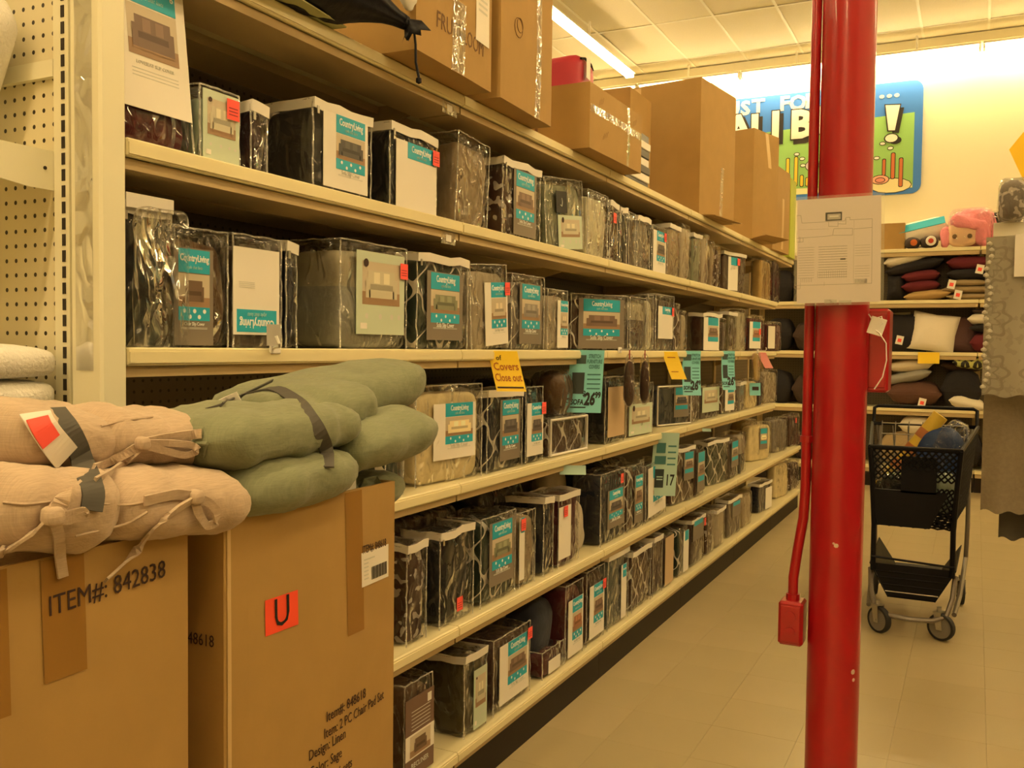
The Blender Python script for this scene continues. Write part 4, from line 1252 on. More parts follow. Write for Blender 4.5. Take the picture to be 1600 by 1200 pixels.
# ================================================================== cartons
class Carton:
    """corrugated carton; local origin at the centre of its base, +X is the printed front"""
    def __init__(s, name, label, cx, cy, z, dx, dy, h, yaw=0.0, bulge=.012, open_top=False, seed=0.0, lift=0.0):
        s.dx, s.dy, s.h, s.b, s.seed = dx, dy, h, bulge, seed
        s.t = thing(name, label, 'carton', (cx, cy, z), (0, 0, yaw))
        n, m = 9, 9
        per = []
        for (a, b) in (((1, -1), (1, 1)), ((1, 1), (-1, 1)), ((-1, 1), (-1, -1)), ((-1, -1), (1, -1))):
            for i in range(n):
                u = i / n
                per.append((a[0] + (b[0] - a[0]) * u, a[1] + (b[1] - a[1]) * u))
        vs, fs = [], []
        M = len(per)
        for j in range(m + 1):
            w = j / m
            for (a, b) in per:
                vs.append(s.pt(a, b, w))
        for j in range(m):
            for i in range(M):
                k = (i + 1) % M
                fs.append((j * M + i, j * M + k, (j + 1) * M + k, (j + 1) * M + i))
        fm = [0] * len(fs)
        fs.append(tuple(reversed(range(M)))); fm.append(0)
        if open_top:
            th = .006
            base = len(vs)
            for j in (m, m - 3):
                for (a, b) in per:
                    v = s.pt(a, b, j / m)
                    vs.append((v[0] - math.copysign(th, a) * (abs(a) > .99), v[1] - math.copysign(th, b) * (abs(b) > .99), v[2]))
            for i in range(M):
                k = (i + 1) % M
                fs.append((m * M + i, m * M + k, base + k, base + i)); fm.append(0)
                fs.append((base + i, base + k, base + M + k, base + M + i)); fm.append(1)
            fs.append(tuple(range(base + M, base + 2 * M))); fm.append(1)
            s.body = link('carton_body', mesh('carton_body', vs, fs, [CARD, CARDIN], fm), s.t)
        else:
            fs.append(tuple(range(m * M, m * M + M))); fm.append(0)
            s.body = link('carton_body', mesh('carton_body', vs, fs, [CARD, CARDIN], fm), s.t)
            for sg in (-1, 1):
                boxobj('top_flap', (-dx / 2 + .002, min(sg * .002, sg * (dy / 2 - .002)), 0), (dx / 2 - .002, max(sg * .002, sg * (dy / 2 - .002)), .004), CARD, s.t, loc=(0, 0, h + .0004), rot=(0, 0, 0))
    def off(s, u, w):
        return s.b * (1 - u * u) * math.sin(math.pi * min(1, max(0, w * .93 + .05))) + .002 * noise.noise(Vector((u * 2, w * 3, s.seed)))
    def pt(s, a, b, w):
        x, y = a * s.dx / 2, b * s.dy / 2
        if abs(a) > .999 and abs(b) < .999:
            x += math.copysign(s.off(b, w), a)
        if abs(b) > .999 and abs(a) < .999:
            y += math.copysign(s.off(a, w), b) * .6
        return (x, y, w * s.h)
    def fx(s, y, z):
        return s.dx / 2 + s.off(max(-1, min(1, y / (s.dy / 2))), z / s.h)
    def patch(s, name, y0, y1, z0, z1, mat, lift=.0008, parent=None, skew=0.0, side=False):
        n, m = 6, 8
        vs, fs = [], []
        for j in range(m + 1):
            for i in range(n + 1):
                yy = y0 + (y1 - y0) * i / n + skew * j / m
                zz = z0 + (z1 - z0) * j / m
                if side:
                    u = yy / (s.dx / 2)
                    vs.append((yy, -s.dy / 2 - s.off(u, zz / s.h) * .6 - lift, zz))
                else:
                    vs.append((s.fx(yy, zz) + lift, yy, zz))
        for j in range(m):
            for i in range(n):
                a = j * (n + 1) + i
                fs.append((a, a + 1, a + n + 2, a + n + 1))
        return link(name, mesh(name, vs, fs, mat), parent or s.t)
    def text(s, txt, size, y, z, mat=INK, rise=0.0, lift=.0010, side=False, parent=None, **kw):
        me = text_mesh(txt, size, mat, depth=.0002, **kw).copy()
        for v in me.vertices:
            yy, zz = v.co.x + y, v.co.y + z + rise * v.co.x
            if side:
                v.co = (yy, -s.dy / 2 - s.off(yy / (s.dx / 2), zz / s.h) * .6 - lift - v.co.z, zz)
            else:
                v.co = (s.fx(yy, zz) + lift + v.co.z, yy, zz)
        return link('lettering', me, parent or s.t)
# ---- foreground cartons on the floor
DX = .42
c1 = Carton('open_carton', 'open tall carton holding tan chair pads, printed item 842838', -.92 - DX / 2, .690, 0, DX, .40, 1.160, 0, bulge=.014, open_top=True, seed=1)
c1.patch('packing_tape', -.115, -.055, 1.00, 1.158, TAPE, parent=None)
c1.patch('packing_tape', 0.702 - .69 - .028, 0.702 - .69 + .028, 1.021, 1.158, TAPE, lift=.0012)
ty = (0.685 + 0.847) / 2 - .69
tz = (1.105 + 1.111) / 2
c1.text('ITEM#: 842838', .032, ty, tz, rise=.045, narrow=.86, lift=.002)
c2 = Carton('open_carton', 'open tall carton holding sage chair pads, with red letter U sticker', -.92 - DX / 2, 1.165, 0, DX, .42, 1.160, 0, bulge=.014, open_top=True, seed=2)
def C2(y): return y - 1.165
c2.patch('packing_tape', C2(1.227), C2(1.274), 0.921, 1.158, TAPE)
st = c2.patch('letter_sticker', C2(1.034), C2(1.105), 0.974, 1.027, STICKORANGE, lift=.0012)
c2.text('U', .062, C2(1.069), 1.001, mat=BLACK, lift=.0020, rise=.06, parent=st, narrow=.85)
lb = c2.patch('shipping_label', C2(1.268), C2(1.354), 0.993, 1.051, PAPER, lift=.0014)
by, bz = C2(1.321), 1.010
for k in range(15):
    a = by - .024 + k * .0034
    c2.patch('bar_code_line', a, a + (.0022 if k % 3 else .0014), bz - .010, bz + .012, BLACK, lift=.0022, parent=lb)
for k in range(6):
    c2.patch('label_print', C2(1.274), C2(1.274) + (.034 if k == 0 else .014), 1.037 - .0065 * k, 1.037 - .0065 * k + .0022, MUTED, lift=.0022, parent=lb)
c2.text('ITEM#: 848618', .0195, C2(1.309), 1.055, narrow=.62, lift=.0016)
for k, (s, px, py) in enumerate((('Item#: 848618', 0, 0), ('Item: 2 PC Chair Pad Set', 0, 0), ('Design: Linen', 0, 0), ('Color: Sage', 0, 0), ('Quantity: 6 sets', 0, 0), ('Carton 1 of 1', 0, 0))):
    yy = C2([1.166, 1.160, 1.123, 1.124, 1.124, 1.124][k])
    zz = [0.808, 0.783, 0.762, 0.735, 0.706, 0.683][k]
    c2.text(s, .0235, yy, zz, align='LEFT', narrow=[.80, .74, .74, .74, .74, .74][k], lift=.0016, rise=.03)
c2.text('848618', .024, .165, .985, side=True, narrow=.8, lift=.0012)
c2.text('et', .024, .175, .75, side=True, narrow=.8, lift=.0012)
c2.patch('edge_crease', -.204, -.197, .30, 1.155, plain('cardboard_scuffed', (.60, .42, .20), .8), lift=.0007)
# ---- cartons along the top shelf
ZT = 2.147
def top_carton(label, A, B, h, depth, seed, bulge=.006):
    ax, ay = A
    bx, by = B
    L = math.hypot(bx - ax, by - ay)
    yw = math.atan2(by - ay, bx - ax) - math.pi / 2
    nx, ny = math.cos(yw), math.sin(yw)
    return Carton('carton', label, (ax + bx) / 2 - nx * depth / 2, (ay + by) / 2 - ny * depth / 2, ZT, depth, L, h, yw, bulge=bulge, seed=seed)
k1 = top_carton('brown carton printed FRUIT with a bar code label, overhanging the top shelf', (-1.28, 1.995), (-1.295, 2.425), .46, .40, 3)
BRI = plain('brown_print_ink', (.17, .085, .03), .7)
k1.text('FRUIT', .062, 2.156 - 2.21, 2.252 - 2.147, mat=BRI, narrow=.80)
k1.text('OF THE', .022, 2.232 - 2.21, 2.252 - 2.147, mat=BRI, narrow=.60)
k1.text('LOOM', .062, 2.305 - 2.21, 2.252 - 2.147, mat=BRI, narrow=.72)
mbf = MB()
for (yy, zz, r) in ((-.09, .335, .026), (-.045, .36, .024), (.0, .335, .028), (.045, .35, .024), (-.065, .30, .022), (-.02, .295, .022), (.025, .30, .022), (.065, .31, .020), (-.11, .37, .026)):
    mbf.tube([(k1.fx(yy, zz) + .0008, yy + r * math.cos(a * .5236), zz + r * math.sin(a * .5236)) for a in range(12)], .0011, 4, closed=True)
fo = mbf.build('fruit_outline_print', plain('brown_print_ink', (.17, .085, .03), .7), k1.t)
fo['kind'] = 'stuff'
k1.patch('packing_tape', 2.178 - 2.21, 2.251 - 2.21, .0, .19, CTAPE, lift=.0016)
lab = k1.patch('shipping_label', .105, .195, .12, .375, PAPER, lift=.0018)
for k in range(12):
    k1.patch('bar_code_line', .122 + k * .0045, .1245 + k * .0045, .30, .36, plain('grey_ink', (.25, .23, .2), .6), lift=.0026, parent=lab)
for k in range(6):
    k1.patch('label_print', .12, .18, .285 - k * .016, .292 - k * .016, MUTED, lift=.0026, parent=lab)
k2 = top_carton('brown carton with a clear tape seam down its front, beside the FRUIT carton', (-1.292, 2.480), (-1.308, 2.884), .56, .40, 4)
k2.patch('packing_tape', .055, .10, .0, .56, CTAPE, lift=.001)
mbf = MB()
for (yy, zz, r) in ((-.07, .36, .028), (-.05, .38, .022), (-.085, .24, .030), (-.075, .25, .022), (-.06, .52, .026)):
    mbf.tube([(k2.fx(yy, zz) + .0008, yy + r * math.cos(a * .5236), zz + r * math.sin(a * .5236)) for a in range(12)], .0011, 4, closed=True)
mbf.build('fruit_outline_print', plain('brown_print_ink', (.17, .085, .03), .7), k2.t)
k2.text('fresh', .03, .14, .15, mat=plain('brown_print_ink', (.17, .085, .03), .7), shear=.3, rise=.3) if False else None
k3 = top_carton('low taped brown carton with crossed clear tape on its front', (-1.308, 3.232), (-1.300, 3.80), .240, .36, 5)
k3.patch('packing_tape', -.28, .28, .135, .165, CTAPE, lift=.001)
k3.patch('packing_tape', .10, .128, .0, .238, CTAPE, lift=.0016)
for k in range(3):
    mb = MB()
    mb.box((-.10 + .028 * k, -.0005, .05), (-.088 + .028 * k, .0005, .19 - .02 * k))
    mb.build('side_print', plain('brown_print_ink', (.17, .085, .03), .7), k3.t, loc=(0, -.2905, 0))
for (a, b) in ((-.18, .19), (.19, .19), (-.14, .07)):
    k3.text('/ / /', .03, a, b, mat=plain('brown_print_ink', (.17, .085, .03), .7), shear=.4, rise=.4)
k4 = top_carton('very tall plain brown carton standing second from the far end', (-1.385, 5.037), (-1.314, 5.546), .740, .47, 6)
k4.patch('packing_tape', .03, .075, .02, .30, CTAPE, lift=.001)
k4.patch('packing_tape', -.12, -.06, .0, .16, TAPE, lift=.001, side=True)
k4.patch('packing_tape', -.20, -.13, .42, .735, plain('pale_tape', (.60, .42, .19), .4), lift=.001, side=True)
boxobj('bottom_flap', (0, -.20, 0), (.07, .21, .004), CARD, k4.t, loc=(.238, 0, .001), rot=(0, .12, 0))
k5 = top_carton('tall plain brown carton with a torn top flap, nearest the back wall', (-1.363, 6.284), (-1.270, 6.652), .730, .42, 7)
k5.patch('packing_tape', .02, .07, .50, .728, plain('pale_tape', (.60, .42, .19), .4), lift=.001, skew=-.05)
k5.t['label'] = 'tall plain brown carton last in the row of big cartons, tape near its top'
boxobj('open_flap', (0, -.18, 0), (.10, .18, .004), CARD, k5.t, loc=(.21, 0, .004), rot=(0, -.15, 0))
k6 = top_carton('narrow pale carton standing at the end of the top shelf', (-1.36, 6.95), (-1.33, 7.45), .62, .28, 8)
k6.patch('packing_tape', .0, .06, .02, .40, plain('pale_tape', (.60, .42, .19), .4))
grn = Carton('carton', 'lime green carton at the very end of the top shelf', -1.46, 7.72, ZT, .22, .24, .62, 0, bulge=.003, seed=9)
for o in list(grn.t.children):
    if o.data:
        o.data = o.data.copy()
        o.data.materials.clear()
        o.data.materials.append(plain('lime_card', (.45, .52, .05), .6)); o.data.materials.append(plain('lime_card', (.45, .52, .05), .6))
# stack of striped items between cartons
t = thing('boxed_goods_stack', 'small stack of dark and white boxed goods between two cartons', 'boxes', (-1.53, 4.10, ZT), (0, 0, 0))
for k in range(7):
    boxobj('boxed_item', (-.11, -.16, 0), (.11, .16, .036), [plain('dark_boxed', (.04, .04, .05), .4), PAPER][k % 2], t, r=.003, loc=(.004 * (k % 3), .006 * (k % 2), .0372 * k + .0003))
# open carton end behind, seen past the low carton
kb = Carton('carton', 'plain brown carton at the back behind the low taped carton', -1.74, 4.75, ZT, .22, .34, .60, 0, bulge=.003, seed=12)
kb.patch('yellow_label', -.02, .05, .50, .53, YEL, side=True)
# red bag on top
t = thing('red_bag', 'red zipped bag with white tag on the top shelf behind a carton', 'bag', (-1.80, 4.17, ZT), (0, 0, .1))
link('bag_body', soft_box('bag_body', .20, .26, .64, plain('red_nylon', (.42, .02, .045), .5, bump=.1, scale=30), n=9, p=6, amp=.010, seed=61), t)
mb = MB()
mb.tube([(.09, -.10, .615), (.095, -.05, .628), (.095, .05, .628), (.09, .10, .615)], .006, 6)
mb.build('zip_line', BLKPL, t)
boxobj('white_tag', (0, -.03, 0), (.002, .03, .10), PAPER, t, loc=(.112, -.05, .53))
# black drawstring bag hanging over the top shelf edge
t = thing('drawstring_bag', 'black drawstring stuff sack lying over the top shelf edge', 'bag', (-1.42, 1.86, ZT), (0, 0, 0))
BLKN = plain('black_nylon', (.006, .006, .010), .5, spec=.22, bump=.5, scale=16)
mb = MB()
pts, rr = [], []
for i in range(21):
    u = i / 20
    pts.append((.155 * u * u, -.42 + .49 * u, .125 - .085 * u * u))
    rr.append([.03, .075, .10, .115, .122, .124, .124, .122, .119, .115, .110, .104, .097, .089, .080, .069, .056, .042, .028, .019, .015][i])
mb.tube(pts, rr, 32)
mes = mb.mesh('sack', BLKN, smooth=True)
cl = [Vector(p) for p in pts]
for k, v in enumerate(mes.vertices):
    i, j = divmod(k, 32)
    i = min(i, 20)
    c = cl[i]
    d = v.co - c
    u = i / 20
    f = 1 + .10 * max(0, u - .35) * math.sin(j * 2 * math.pi / 32 * 8 + u * 2) * 1.6 + noise.noise(v.co * 14) * .10
    v.co = c + d * f
    if v.co.x < .035:
        v.co.z = max(v.co.z, .003)
link('sack', mes, t)
mb = MB()
e = cl[-1]
mb.tube([e + Vector((-.004, -.012, .003)), e, e + Vector((.008, .012, -.006)), e + Vector((.012, .02, -.022))], [.017, .013, .024, .034], 14)
gm = mb.mesh('gathered_mouth', BLKN, smooth=True)
for k, v in enumerate(gm.vertices):
    i, j = divmod(k, 14)
    if i > 1:
        v.co += (v.co - e) * (.22 if j % 2 else -.18)
link('gathered_mouth', gm, t)
mb = MB()
mb.tube([e + Vector(q) for q in ((.012, .012, -.005), (.018, .012, -.05), (.015, .018, -.09), (.019, .026, -.125))], .0032, 6)
mb.build('cord', BLKN, t)
mb = MB()
q = e + Vector((.019, .026, -.134))
mb.lathe([(0, -.008), (.007, -.004), (.007, .006), (0, .01)], c=tuple(q), seg=10)
mb.build('cord_lock', BLKPL, t)
t = thing('plastic_scrap', 'crumpled white plastic scrap wedged between the black sack and carton', 'wrap', (-1.29, 1.975, ZT + .09), (.5, .3, .2))
link('crumpled_sheet', soft_box('crumpled_sheet', .03, .075, .085, WHITE, n=9, p=2.6, amp=.014, freq=22, seed=70), t)
t = thing('plastic_wrap', 'crumpled white plastic wrap beside the black drawstring sack', 'wrap', (-1.36, 2.0, ZT + .13), (0, .3, .2)) if False else None
wme = soft_box('white_wrap', .06, .075, .11, WHITE, n=8, p=3, amp=.012, freq=16, seed=70)
None if True else tag(link('paper_roll', wme, None, (-1.43, 2.105, ZT + .002 + .0)), 'crumpled white plastic wrap tucked between sack and FRUIT carton', 'wrap')
# leaflet
bl = thing('leaflet', 'pale green leaflet lying on the top shelf before the black sack', 'leaflet', (-1.42, 1.62, ZT + .0006), (0, 0, .1))
boxobj('paper', (-.13, -.16, 0), (.09, .17, .003), plain('pale_olive_paper', (.40, .42, .20), .6), bl)
boxobj('printed_band', (-.02, -.14, .0031), (.07, .15, .0036), plain('blue_print', (.10, .16, .30), .6), bl)
# ================================================================== chair pads in the foreground cartons
def linen(name, col):
    if name in MATS:
        return MATS[name]
    m, nt, b = newmat(name)
    b.inputs['Roughness'].default_value = .9
    b.inputs['Specular IOR Level'].default_value = .15
    b.inputs['Sheen Weight'].default_value = .2
    tc = N(nt, 'ShaderNodeTexCoord')
    cs = []
    for sc in ((260, 14, 14), (14, 14, 260)):
        mp = N(nt, 'ShaderNodeMapping')
        mp.inputs['Scale'].default_value = sc
        nt.links.new(tc.outputs['Object'], mp.inputs['Vector'])
        nz = N(nt, 'ShaderNodeTexNoise')
        nz.inputs['Scale'].default_value = 3.0
        nz.inputs['Detail'].default_value = 2
        nt.links.new(mp.outputs[0], nz.inputs['Vector'])
        cs.append(nz.outputs['Fac'])
    f = mth(nt, 'MULTIPLY', mth(nt, 'ADD', cs[0], cs[1]), .5)
    mx = N(nt, 'ShaderNodeMix', data_type='RGBA')
    nt.links.new(f, mx.inputs[0])
    mx.inputs[6].default_value = (*[c * .62 for c in col], 1)
    mx.inputs[7].default_value = (*[min(1, c * 1.38) for c in col], 1)
    nt.links.new(mx.outputs[2], b.inputs['Base Color'])
    n2 = N(nt, 'ShaderNodeTexNoise')
    n2.inputs['Scale'].default_value = 26
    n2.inputs['Detail'].default_value = 5
    nt.links.new(tc.outputs['Object'], n2.inputs['Vector'])
    bp = N(nt, 'ShaderNodeBump')
    bp.inputs['Strength'].default_value = .35
    bp.inputs['Distance'].default_value = .012
    nt.links.new(mth(nt, 'ADD', n2.outputs['Fac'], mth(nt, 'MULTIPLY', f, .15)), bp.inputs['Height'])
    nt.links.new(bp.outputs['Normal'], b.inputs['Normal'])
    MATS[name] = m
    return m
SAGE = linen('sage_linen', (.215, .235, .15))
TAN = linen('tan_cotton', (.50, .385, .285))
STRAPM = plain('dark_grey_strap', (.085, .08, .072), .7)
def lobe(t, name, p0, p1, rw, rh, mat, seed=0, up=(0, 0, 1), e0=.30, e1=.30, amp=.010, sag=0.0, seam=True, p=2.6, pinch=None):
    """one puffy fold of a pad: from p0 to p1, half-width rw sideways, half-height rh upwards"""
    p0, p1 = Vector(p0), Vector(p1)
    ax = p1 - p0
    L = ax.length
    ax.normalize()
    upv = Vector(up)
    sd = ax.cross(upv).normalized()
    upv = sd.cross(ax)
    n, m = 26, 24
    vs, fs = [], []
    for i in range(n + 1):
        u = i / n
        k = 1.0
        if u < e0:
            k = (1 - (1 - u / e0) ** 3.0) ** .42
        if u > 1 - e1:
            k = min(k, (1 - (1 - (1 - u) / e1) ** 3.0) ** .42)
        for j in range(m):
            a = 2 * math.pi * j / m
            ca, sa = math.cos(a), math.sin(a)
            q = (abs(ca) ** p + abs(sa) ** p) ** (-1 / p)
            wv = sd * (ca * q * rw * (.55 + .45 * k)) + upv * (sa * q * rh * max(k, .03))
            pos = p0 + ax * (L * u) + wv - Vector((0, 0, sag * math.sin(math.pi * u)))
            dd = ((u - pinch) / .10) ** 2 if pinch is not None else 9
            pos = pos - wv * (.16 * math.exp(-dd))
            nz = noise.noise(pos * 13 + Vector((seed, 0, 0))) * amp + (abs(noise.noise(Vector((pos.y * 26 + pos.x * 9, pos.z * 20 - pos.y * 8, seed)))) - .25) * amp * .9
            nz += -.5 * amp * abs(noise.noise(Vector((u * 3, ca * 4, seed)))) 
            vs.append(pos + wv.normalized() * nz * (.3 + .7 * k) if wv.length > 1e-6 else pos)
    for i in range(n):
        for j in range(m):
            j2 = (j + 1) % m
            fs.append((i * m + j, i * m + j2, (i + 1) * m + j2, (i + 1) * m + j))
    fs.append(tuple(reversed(range(m))))
    fs.append(tuple(range(n * m, n * m + m)))
    o = link(name, mesh(name, vs, fs, mat, smooth=True), t)
    if seam:
        mb = MB()
        pts = [p0 - ax * .0005 + sd * (rw * .60 * s) for s in (-1, -.5, 0, .5, 1)] if seam == 'start' else [p1 + ax * .0005 + sd * (rw * .60 * s) for s in (-1, -.5, 0, .5, 1)]
        mb.tube(pts, .0028, 6)
        mb.build('seam', mat, o, smooth=True)
    return o
from mathutils.bvhtree import BVHTree
EYE = Vector((0, 0, 1.40))
def surface_of(objs):
    vs, fs = [], []
    for o in objs:
        n = len(vs)
        off = o.parent.location if o.parent else Vector((0, 0, 0))
        vs += [v.co + off for v in o.data.vertices]
        fs += [[i + n for i in p.vertices] for p in o.data.polygons]
    return BVHTree.FromPolygons(vs, fs)
def lay(tree, pts, lift=.004, n=5, lifts=None):
    """lay a strip on the cloth or carton below it, a little proud"""
    P3 = [Vector(p) for p in pts]
    out = []
    for k, (a, b) in enumerate(zip(P3[:-1], P3[1:])):
        for i in range(n + (k == len(P3) - 2)):
            p = a.lerp(b, i / n)
            d = (p - EYE).normalized()
            h = tree.ray_cast(p - d * .4, d, .6)
            q = h[0] if h[0] is not None else p
            out.append(q - d * lift)
    for _ in range(2):
        out = [out[0]] + [(out[i - 1] + out[i] * 2 + out[i + 1]) / 4 for i in range(1, len(out) - 1)] + [out[-1]]
    return [p - (p - EYE).normalized() * lift * .5 for p in out]
ps = thing('chair_pad_set', 'sage green linen chair pads strapped in a bundle on the open carton', 'chair pads')
lobe(ps, 'pad_fold', (-0.985, 0.931, 1.265), (-0.985, 1.260, 1.269), .10, .047, SAGE, 1, e1=.16, seam='start', pinch=.86)
lobe(ps, 'pad_fold', (-1.040, 1.175, 1.281), (-1.040, 1.381, 1.296), .10, .050, SAGE, 2, e0=.5, e1=.25, seam=False, pinch=.25)
lobe(ps, 'pad_fold', (-1.130, 1.207, 1.271), (-1.130, 1.679, 1.332), .11, .050, SAGE, 3, e0=.3, e1=.22, p=3.2)
lobe(ps, 'pad_fold', (-0.985, 1.240, 1.219), (-0.985, 1.513, 1.249), .10, .050, SAGE, 4, e0=.18, e1=.42, p=2.2)
lobe(ps, 'pad_fold', (-0.975, 0.971, 1.191), (-0.975, 1.251, 1.194), .10, .049, SAGE, 5, e1=.18, seam='start', pinch=.93)
tree = surface_of([o for o in ps.children])
mb = MB()
mb.ribbon(lay(tree, [(-1.120, 1.138, 1.296), (-1.060, 1.133, 1.317), (-0.990, 1.140, 1.334), (-0.935, 1.136, 1.310), (-0.905, 1.140, 1.273), (-0.900, 1.156, 1.238), (-0.900, 1.156, 1.210)], .003), .022, (.35, .9, .25), .0015)
mb.build('strap', STRAPM, ps)
mb = MB()
mb.ribbon(lay(tree, [(-1.100, 1.136, 1.299), (-1.090, 1.195, 1.320), (-1.070, 1.224, 1.337)], .006), .012, (.6, 0, .8), .001)
mb.build('strap', STRAPM, ps)
mb = MB()
mb.ribbon([(-1.100, 1.126, 1.300), (-1.090, 1.140, 1.307), (-1.070, 1.146, 1.315)], .018, (.6, 0, .8), .001)
mb.build('care_tag', PAPER, ps)
pb = thing('chair_pad_set', 'sage green linen chair pads still lying inside the carton', 'chair pads')
lobe(pb, 'pad_fold', (-1.030, 1.119, 1.121), (-1.030, 1.484, 1.137), .085, .040, SAGE, 6)
mb = MB()
mb.ribbon([(-0.955, 1.315, 1.149), (-0.940, 1.316, 1.165), (-0.935, 1.334, 1.168), (-0.935, 1.348, 1.157), (-0.940, 1.331, 1.150), (-0.950, 1.319, 1.146)], .014, (.5, .2, .8), .0012)
mb.ribbon([(-0.960, 1.030, 1.140), (-0.940, 1.031, 1.153), (-0.935, 1.036, 1.144)], .010, (.5, .2, .8), .0012)
mb.build('tie_loop', SAGE, pb)
mb = MB()
mb.ribbon([(-0.945, 1.223, 1.155), (-0.942, 1.243, 1.161), (-0.942, 1.289, 1.162)], .026, (0, .2, 1), .0007)
mb.build('care_tag', PAPER, pb)
pt = thing('chair_pad_set', 'tan cotton chair pads with tie bows heaped on the open carton', 'chair pads')
lobe(pt, 'pad_fold', (-1.050, 0.805, 1.280), (-1.050, 1.000, 1.253), .10, .046, TAN, 11, e1=.25)
lobe(pt, 'pad_fold', (-1.060, 0.678, 1.296), (-1.060, 0.841, 1.266), .10, .046, TAN, 12, e0=.3)
lobe(pt, 'pad_fold', (-0.965, 0.609, 1.225), (-0.965, 0.778, 1.199), .09, .054, TAN, 13, e1=.25, pinch=.92)
lobe(pt, 'pad_fold', (-0.970, 0.753, 1.202), (-0.970, 0.983, 1.180), .09, .049, TAN, 14, e1=.28)
lobe(pt, 'pad_fold', (-1.100, 0.702, 1.153), (-1.100, 1.060, 1.098), .10, .035, TAN, 15, seam=False)
tree = surface_of([o for o in pt.children])
for line in ([(-1.000, 0.822, 1.293), (-1.000, 0.854, 1.298), (-1.000, 0.905, 1.300)], [(-0.900, 0.619, 1.233), (-0.900, 0.644, 1.227), (-0.900, 0.673, 1.226)], [(-0.900, 0.734, 1.215), (-0.900, 0.777, 1.206), (-0.900, 0.862, 1.208)], [(-0.900, 0.705, 1.182), (-0.900, 0.777, 1.184), (-0.900, 0.806, 1.194)]):
    mb = MB()
    mb.tube(lay(tree, line, .0008), .0017, 5)
    mb.build('seam_piping', TAN, pt, smooth=True)
tree = surface_of([o for o in ps.children if o.name.startswith('pad_fold')])
for line in ([(-0.930, 0.928, 1.287), (-0.920, 0.926, 1.269), (-0.920, 0.918, 1.248)], [(-0.920, 0.938, 1.207), (-0.920, 0.946, 1.184), (-0.920, 0.941, 1.167)]):
    mb = MB()
    mb.tube(lay(tree, line, .0008), .0017, 5)
    mb.build('seam_piping', SAGE, ps, smooth=True)
tree = surface_of([o for o in pt.children if o.name.startswith('pad_fold')] + [c1.body, c2.body] + [o for o in ps.children if o.name.startswith('pad_fold')])
mb = MB()
mb.ribbon(lay(tree, [(-1.030, 0.777, 1.317), (-0.980, 0.756, 1.302), (-0.950, 0.747, 1.279), (-0.915, 0.731, 1.252), (-0.885, 0.718, 1.231), (-0.880, 0.710, 1.212)], .003), .026, (.1, .95, .1), .0015)
mb.build('strap', STRAPM, pt)
mb = MB()
mb.ribbon(lay(tree, [(-1.000, 0.729, 1.316), (-0.965, 0.713, 1.303), (-0.945, 0.712, 1.286), (-0.925, 0.714, 1.268)], .007), .034, (.0, .95, .3), .0009)
tg = mb.build('care_tag', PAPER, pt)
mb = MB()
mb.ribbon(lay(tree, [(-0.985, 0.721, 1.311), (-0.962, 0.710, 1.301), (-0.942, 0.707, 1.286)], .0095), .026, (.0, .95, .3), .0009)
mb.build('price_sticker', STICK, tg)
def ties(parent, strips):
    mb = MB()
    for pts, w, side, lift in strips:
        mb.ribbon(lay(tree, pts, lift), w, side, .0016)
    return mb.build('tie_bow', TAN, parent, smooth=False)
S1 = (0.25, .25, 1)
S2 = (0.1, .75, .5)
ties(pt, [
    ([(-0.945, 0.838, 1.273), (-0.925, 0.849, 1.278), (-0.925, 0.886, 1.280), (-0.930, 0.924, 1.279)], .013, S1, .006),
    ([(-0.945, 0.838, 1.273), (-0.920, 0.857, 1.273), (-0.915, 0.893, 1.268), (-0.915, 0.906, 1.259), (-0.915, 0.882, 1.254), (-0.920, 0.850, 1.264), (-0.940, 0.838, 1.270)], .009, S1, .009),
    ([(-0.945, 0.838, 1.272), (-0.930, 0.799, 1.263), (-0.925, 0.767, 1.256), (-0.920, 0.745, 1.253)], .011, S1, .005),
    ([(-0.945, 0.838, 1.270), (-0.925, 0.799, 1.257), (-0.910, 0.759, 1.246), (-0.905, 0.735, 1.240)], .010, S1, .006)])
ties(pt, [
    ([(-0.905, 0.889, 1.201), (-0.900, 0.851, 1.210), (-0.905, 0.825, 1.208), (-0.905, 0.806, 1.207)], .013, S1, .006),
    ([(-0.905, 0.889, 1.201), (-0.885, 0.892, 1.195), (-0.880, 0.903, 1.181), (-0.880, 0.900, 1.166), (-0.885, 0.888, 1.164), (-0.890, 0.881, 1.178), (-0.900, 0.883, 1.197)], .011, S1, .008),
    ([(-0.900, 0.883, 1.199), (-0.892, 0.839, 1.190), (-0.888, 0.800, 1.172), (-0.888, 0.776, 1.149), (-0.890, 0.737, 1.126)], .012, S2, .007)])
ties(pt, [
    ([(-0.895, 0.672, 1.211), (-0.890, 0.677, 1.222), (-0.890, 0.686, 1.235), (-0.895, 0.702, 1.241)], .017, S2, .008),
    ([(-0.895, 0.672, 1.211), (-0.885, 0.683, 1.211), (-0.885, 0.703, 1.213), (-0.885, 0.707, 1.208), (-0.885, 0.683, 1.204), (-0.890, 0.670, 1.209)], .009, S1, .008),
    ([(-0.895, 0.671, 1.210), (-0.885, 0.644, 1.200), (-0.880, 0.615, 1.189), (-0.880, 0.588, 1.183)], .015, S2, .006),
    ([(-0.895, 0.674, 1.208), (-0.885, 0.673, 1.188), (-0.884, 0.673, 1.167), (-0.886, 0.678, 1.143)], .012, (.1, 1, .1), .006)])
for (p, r) in (((-0.943, 0.837, 1.273), .009), ((-0.902, 0.886, 1.201), .010), ((-0.892, 0.670, 1.211), .011)):
    q = lay(tree, [p, (p[0], p[1] + .001, p[2])], .008, 2)[0]
    link('tie_knot', soft_box('tie_knot', r * 2, r * 2.2, r * 2, TAN, n=5, p=2.6, amp=.002, freq=40), pt, (q[0], q[1], q[2] - r))
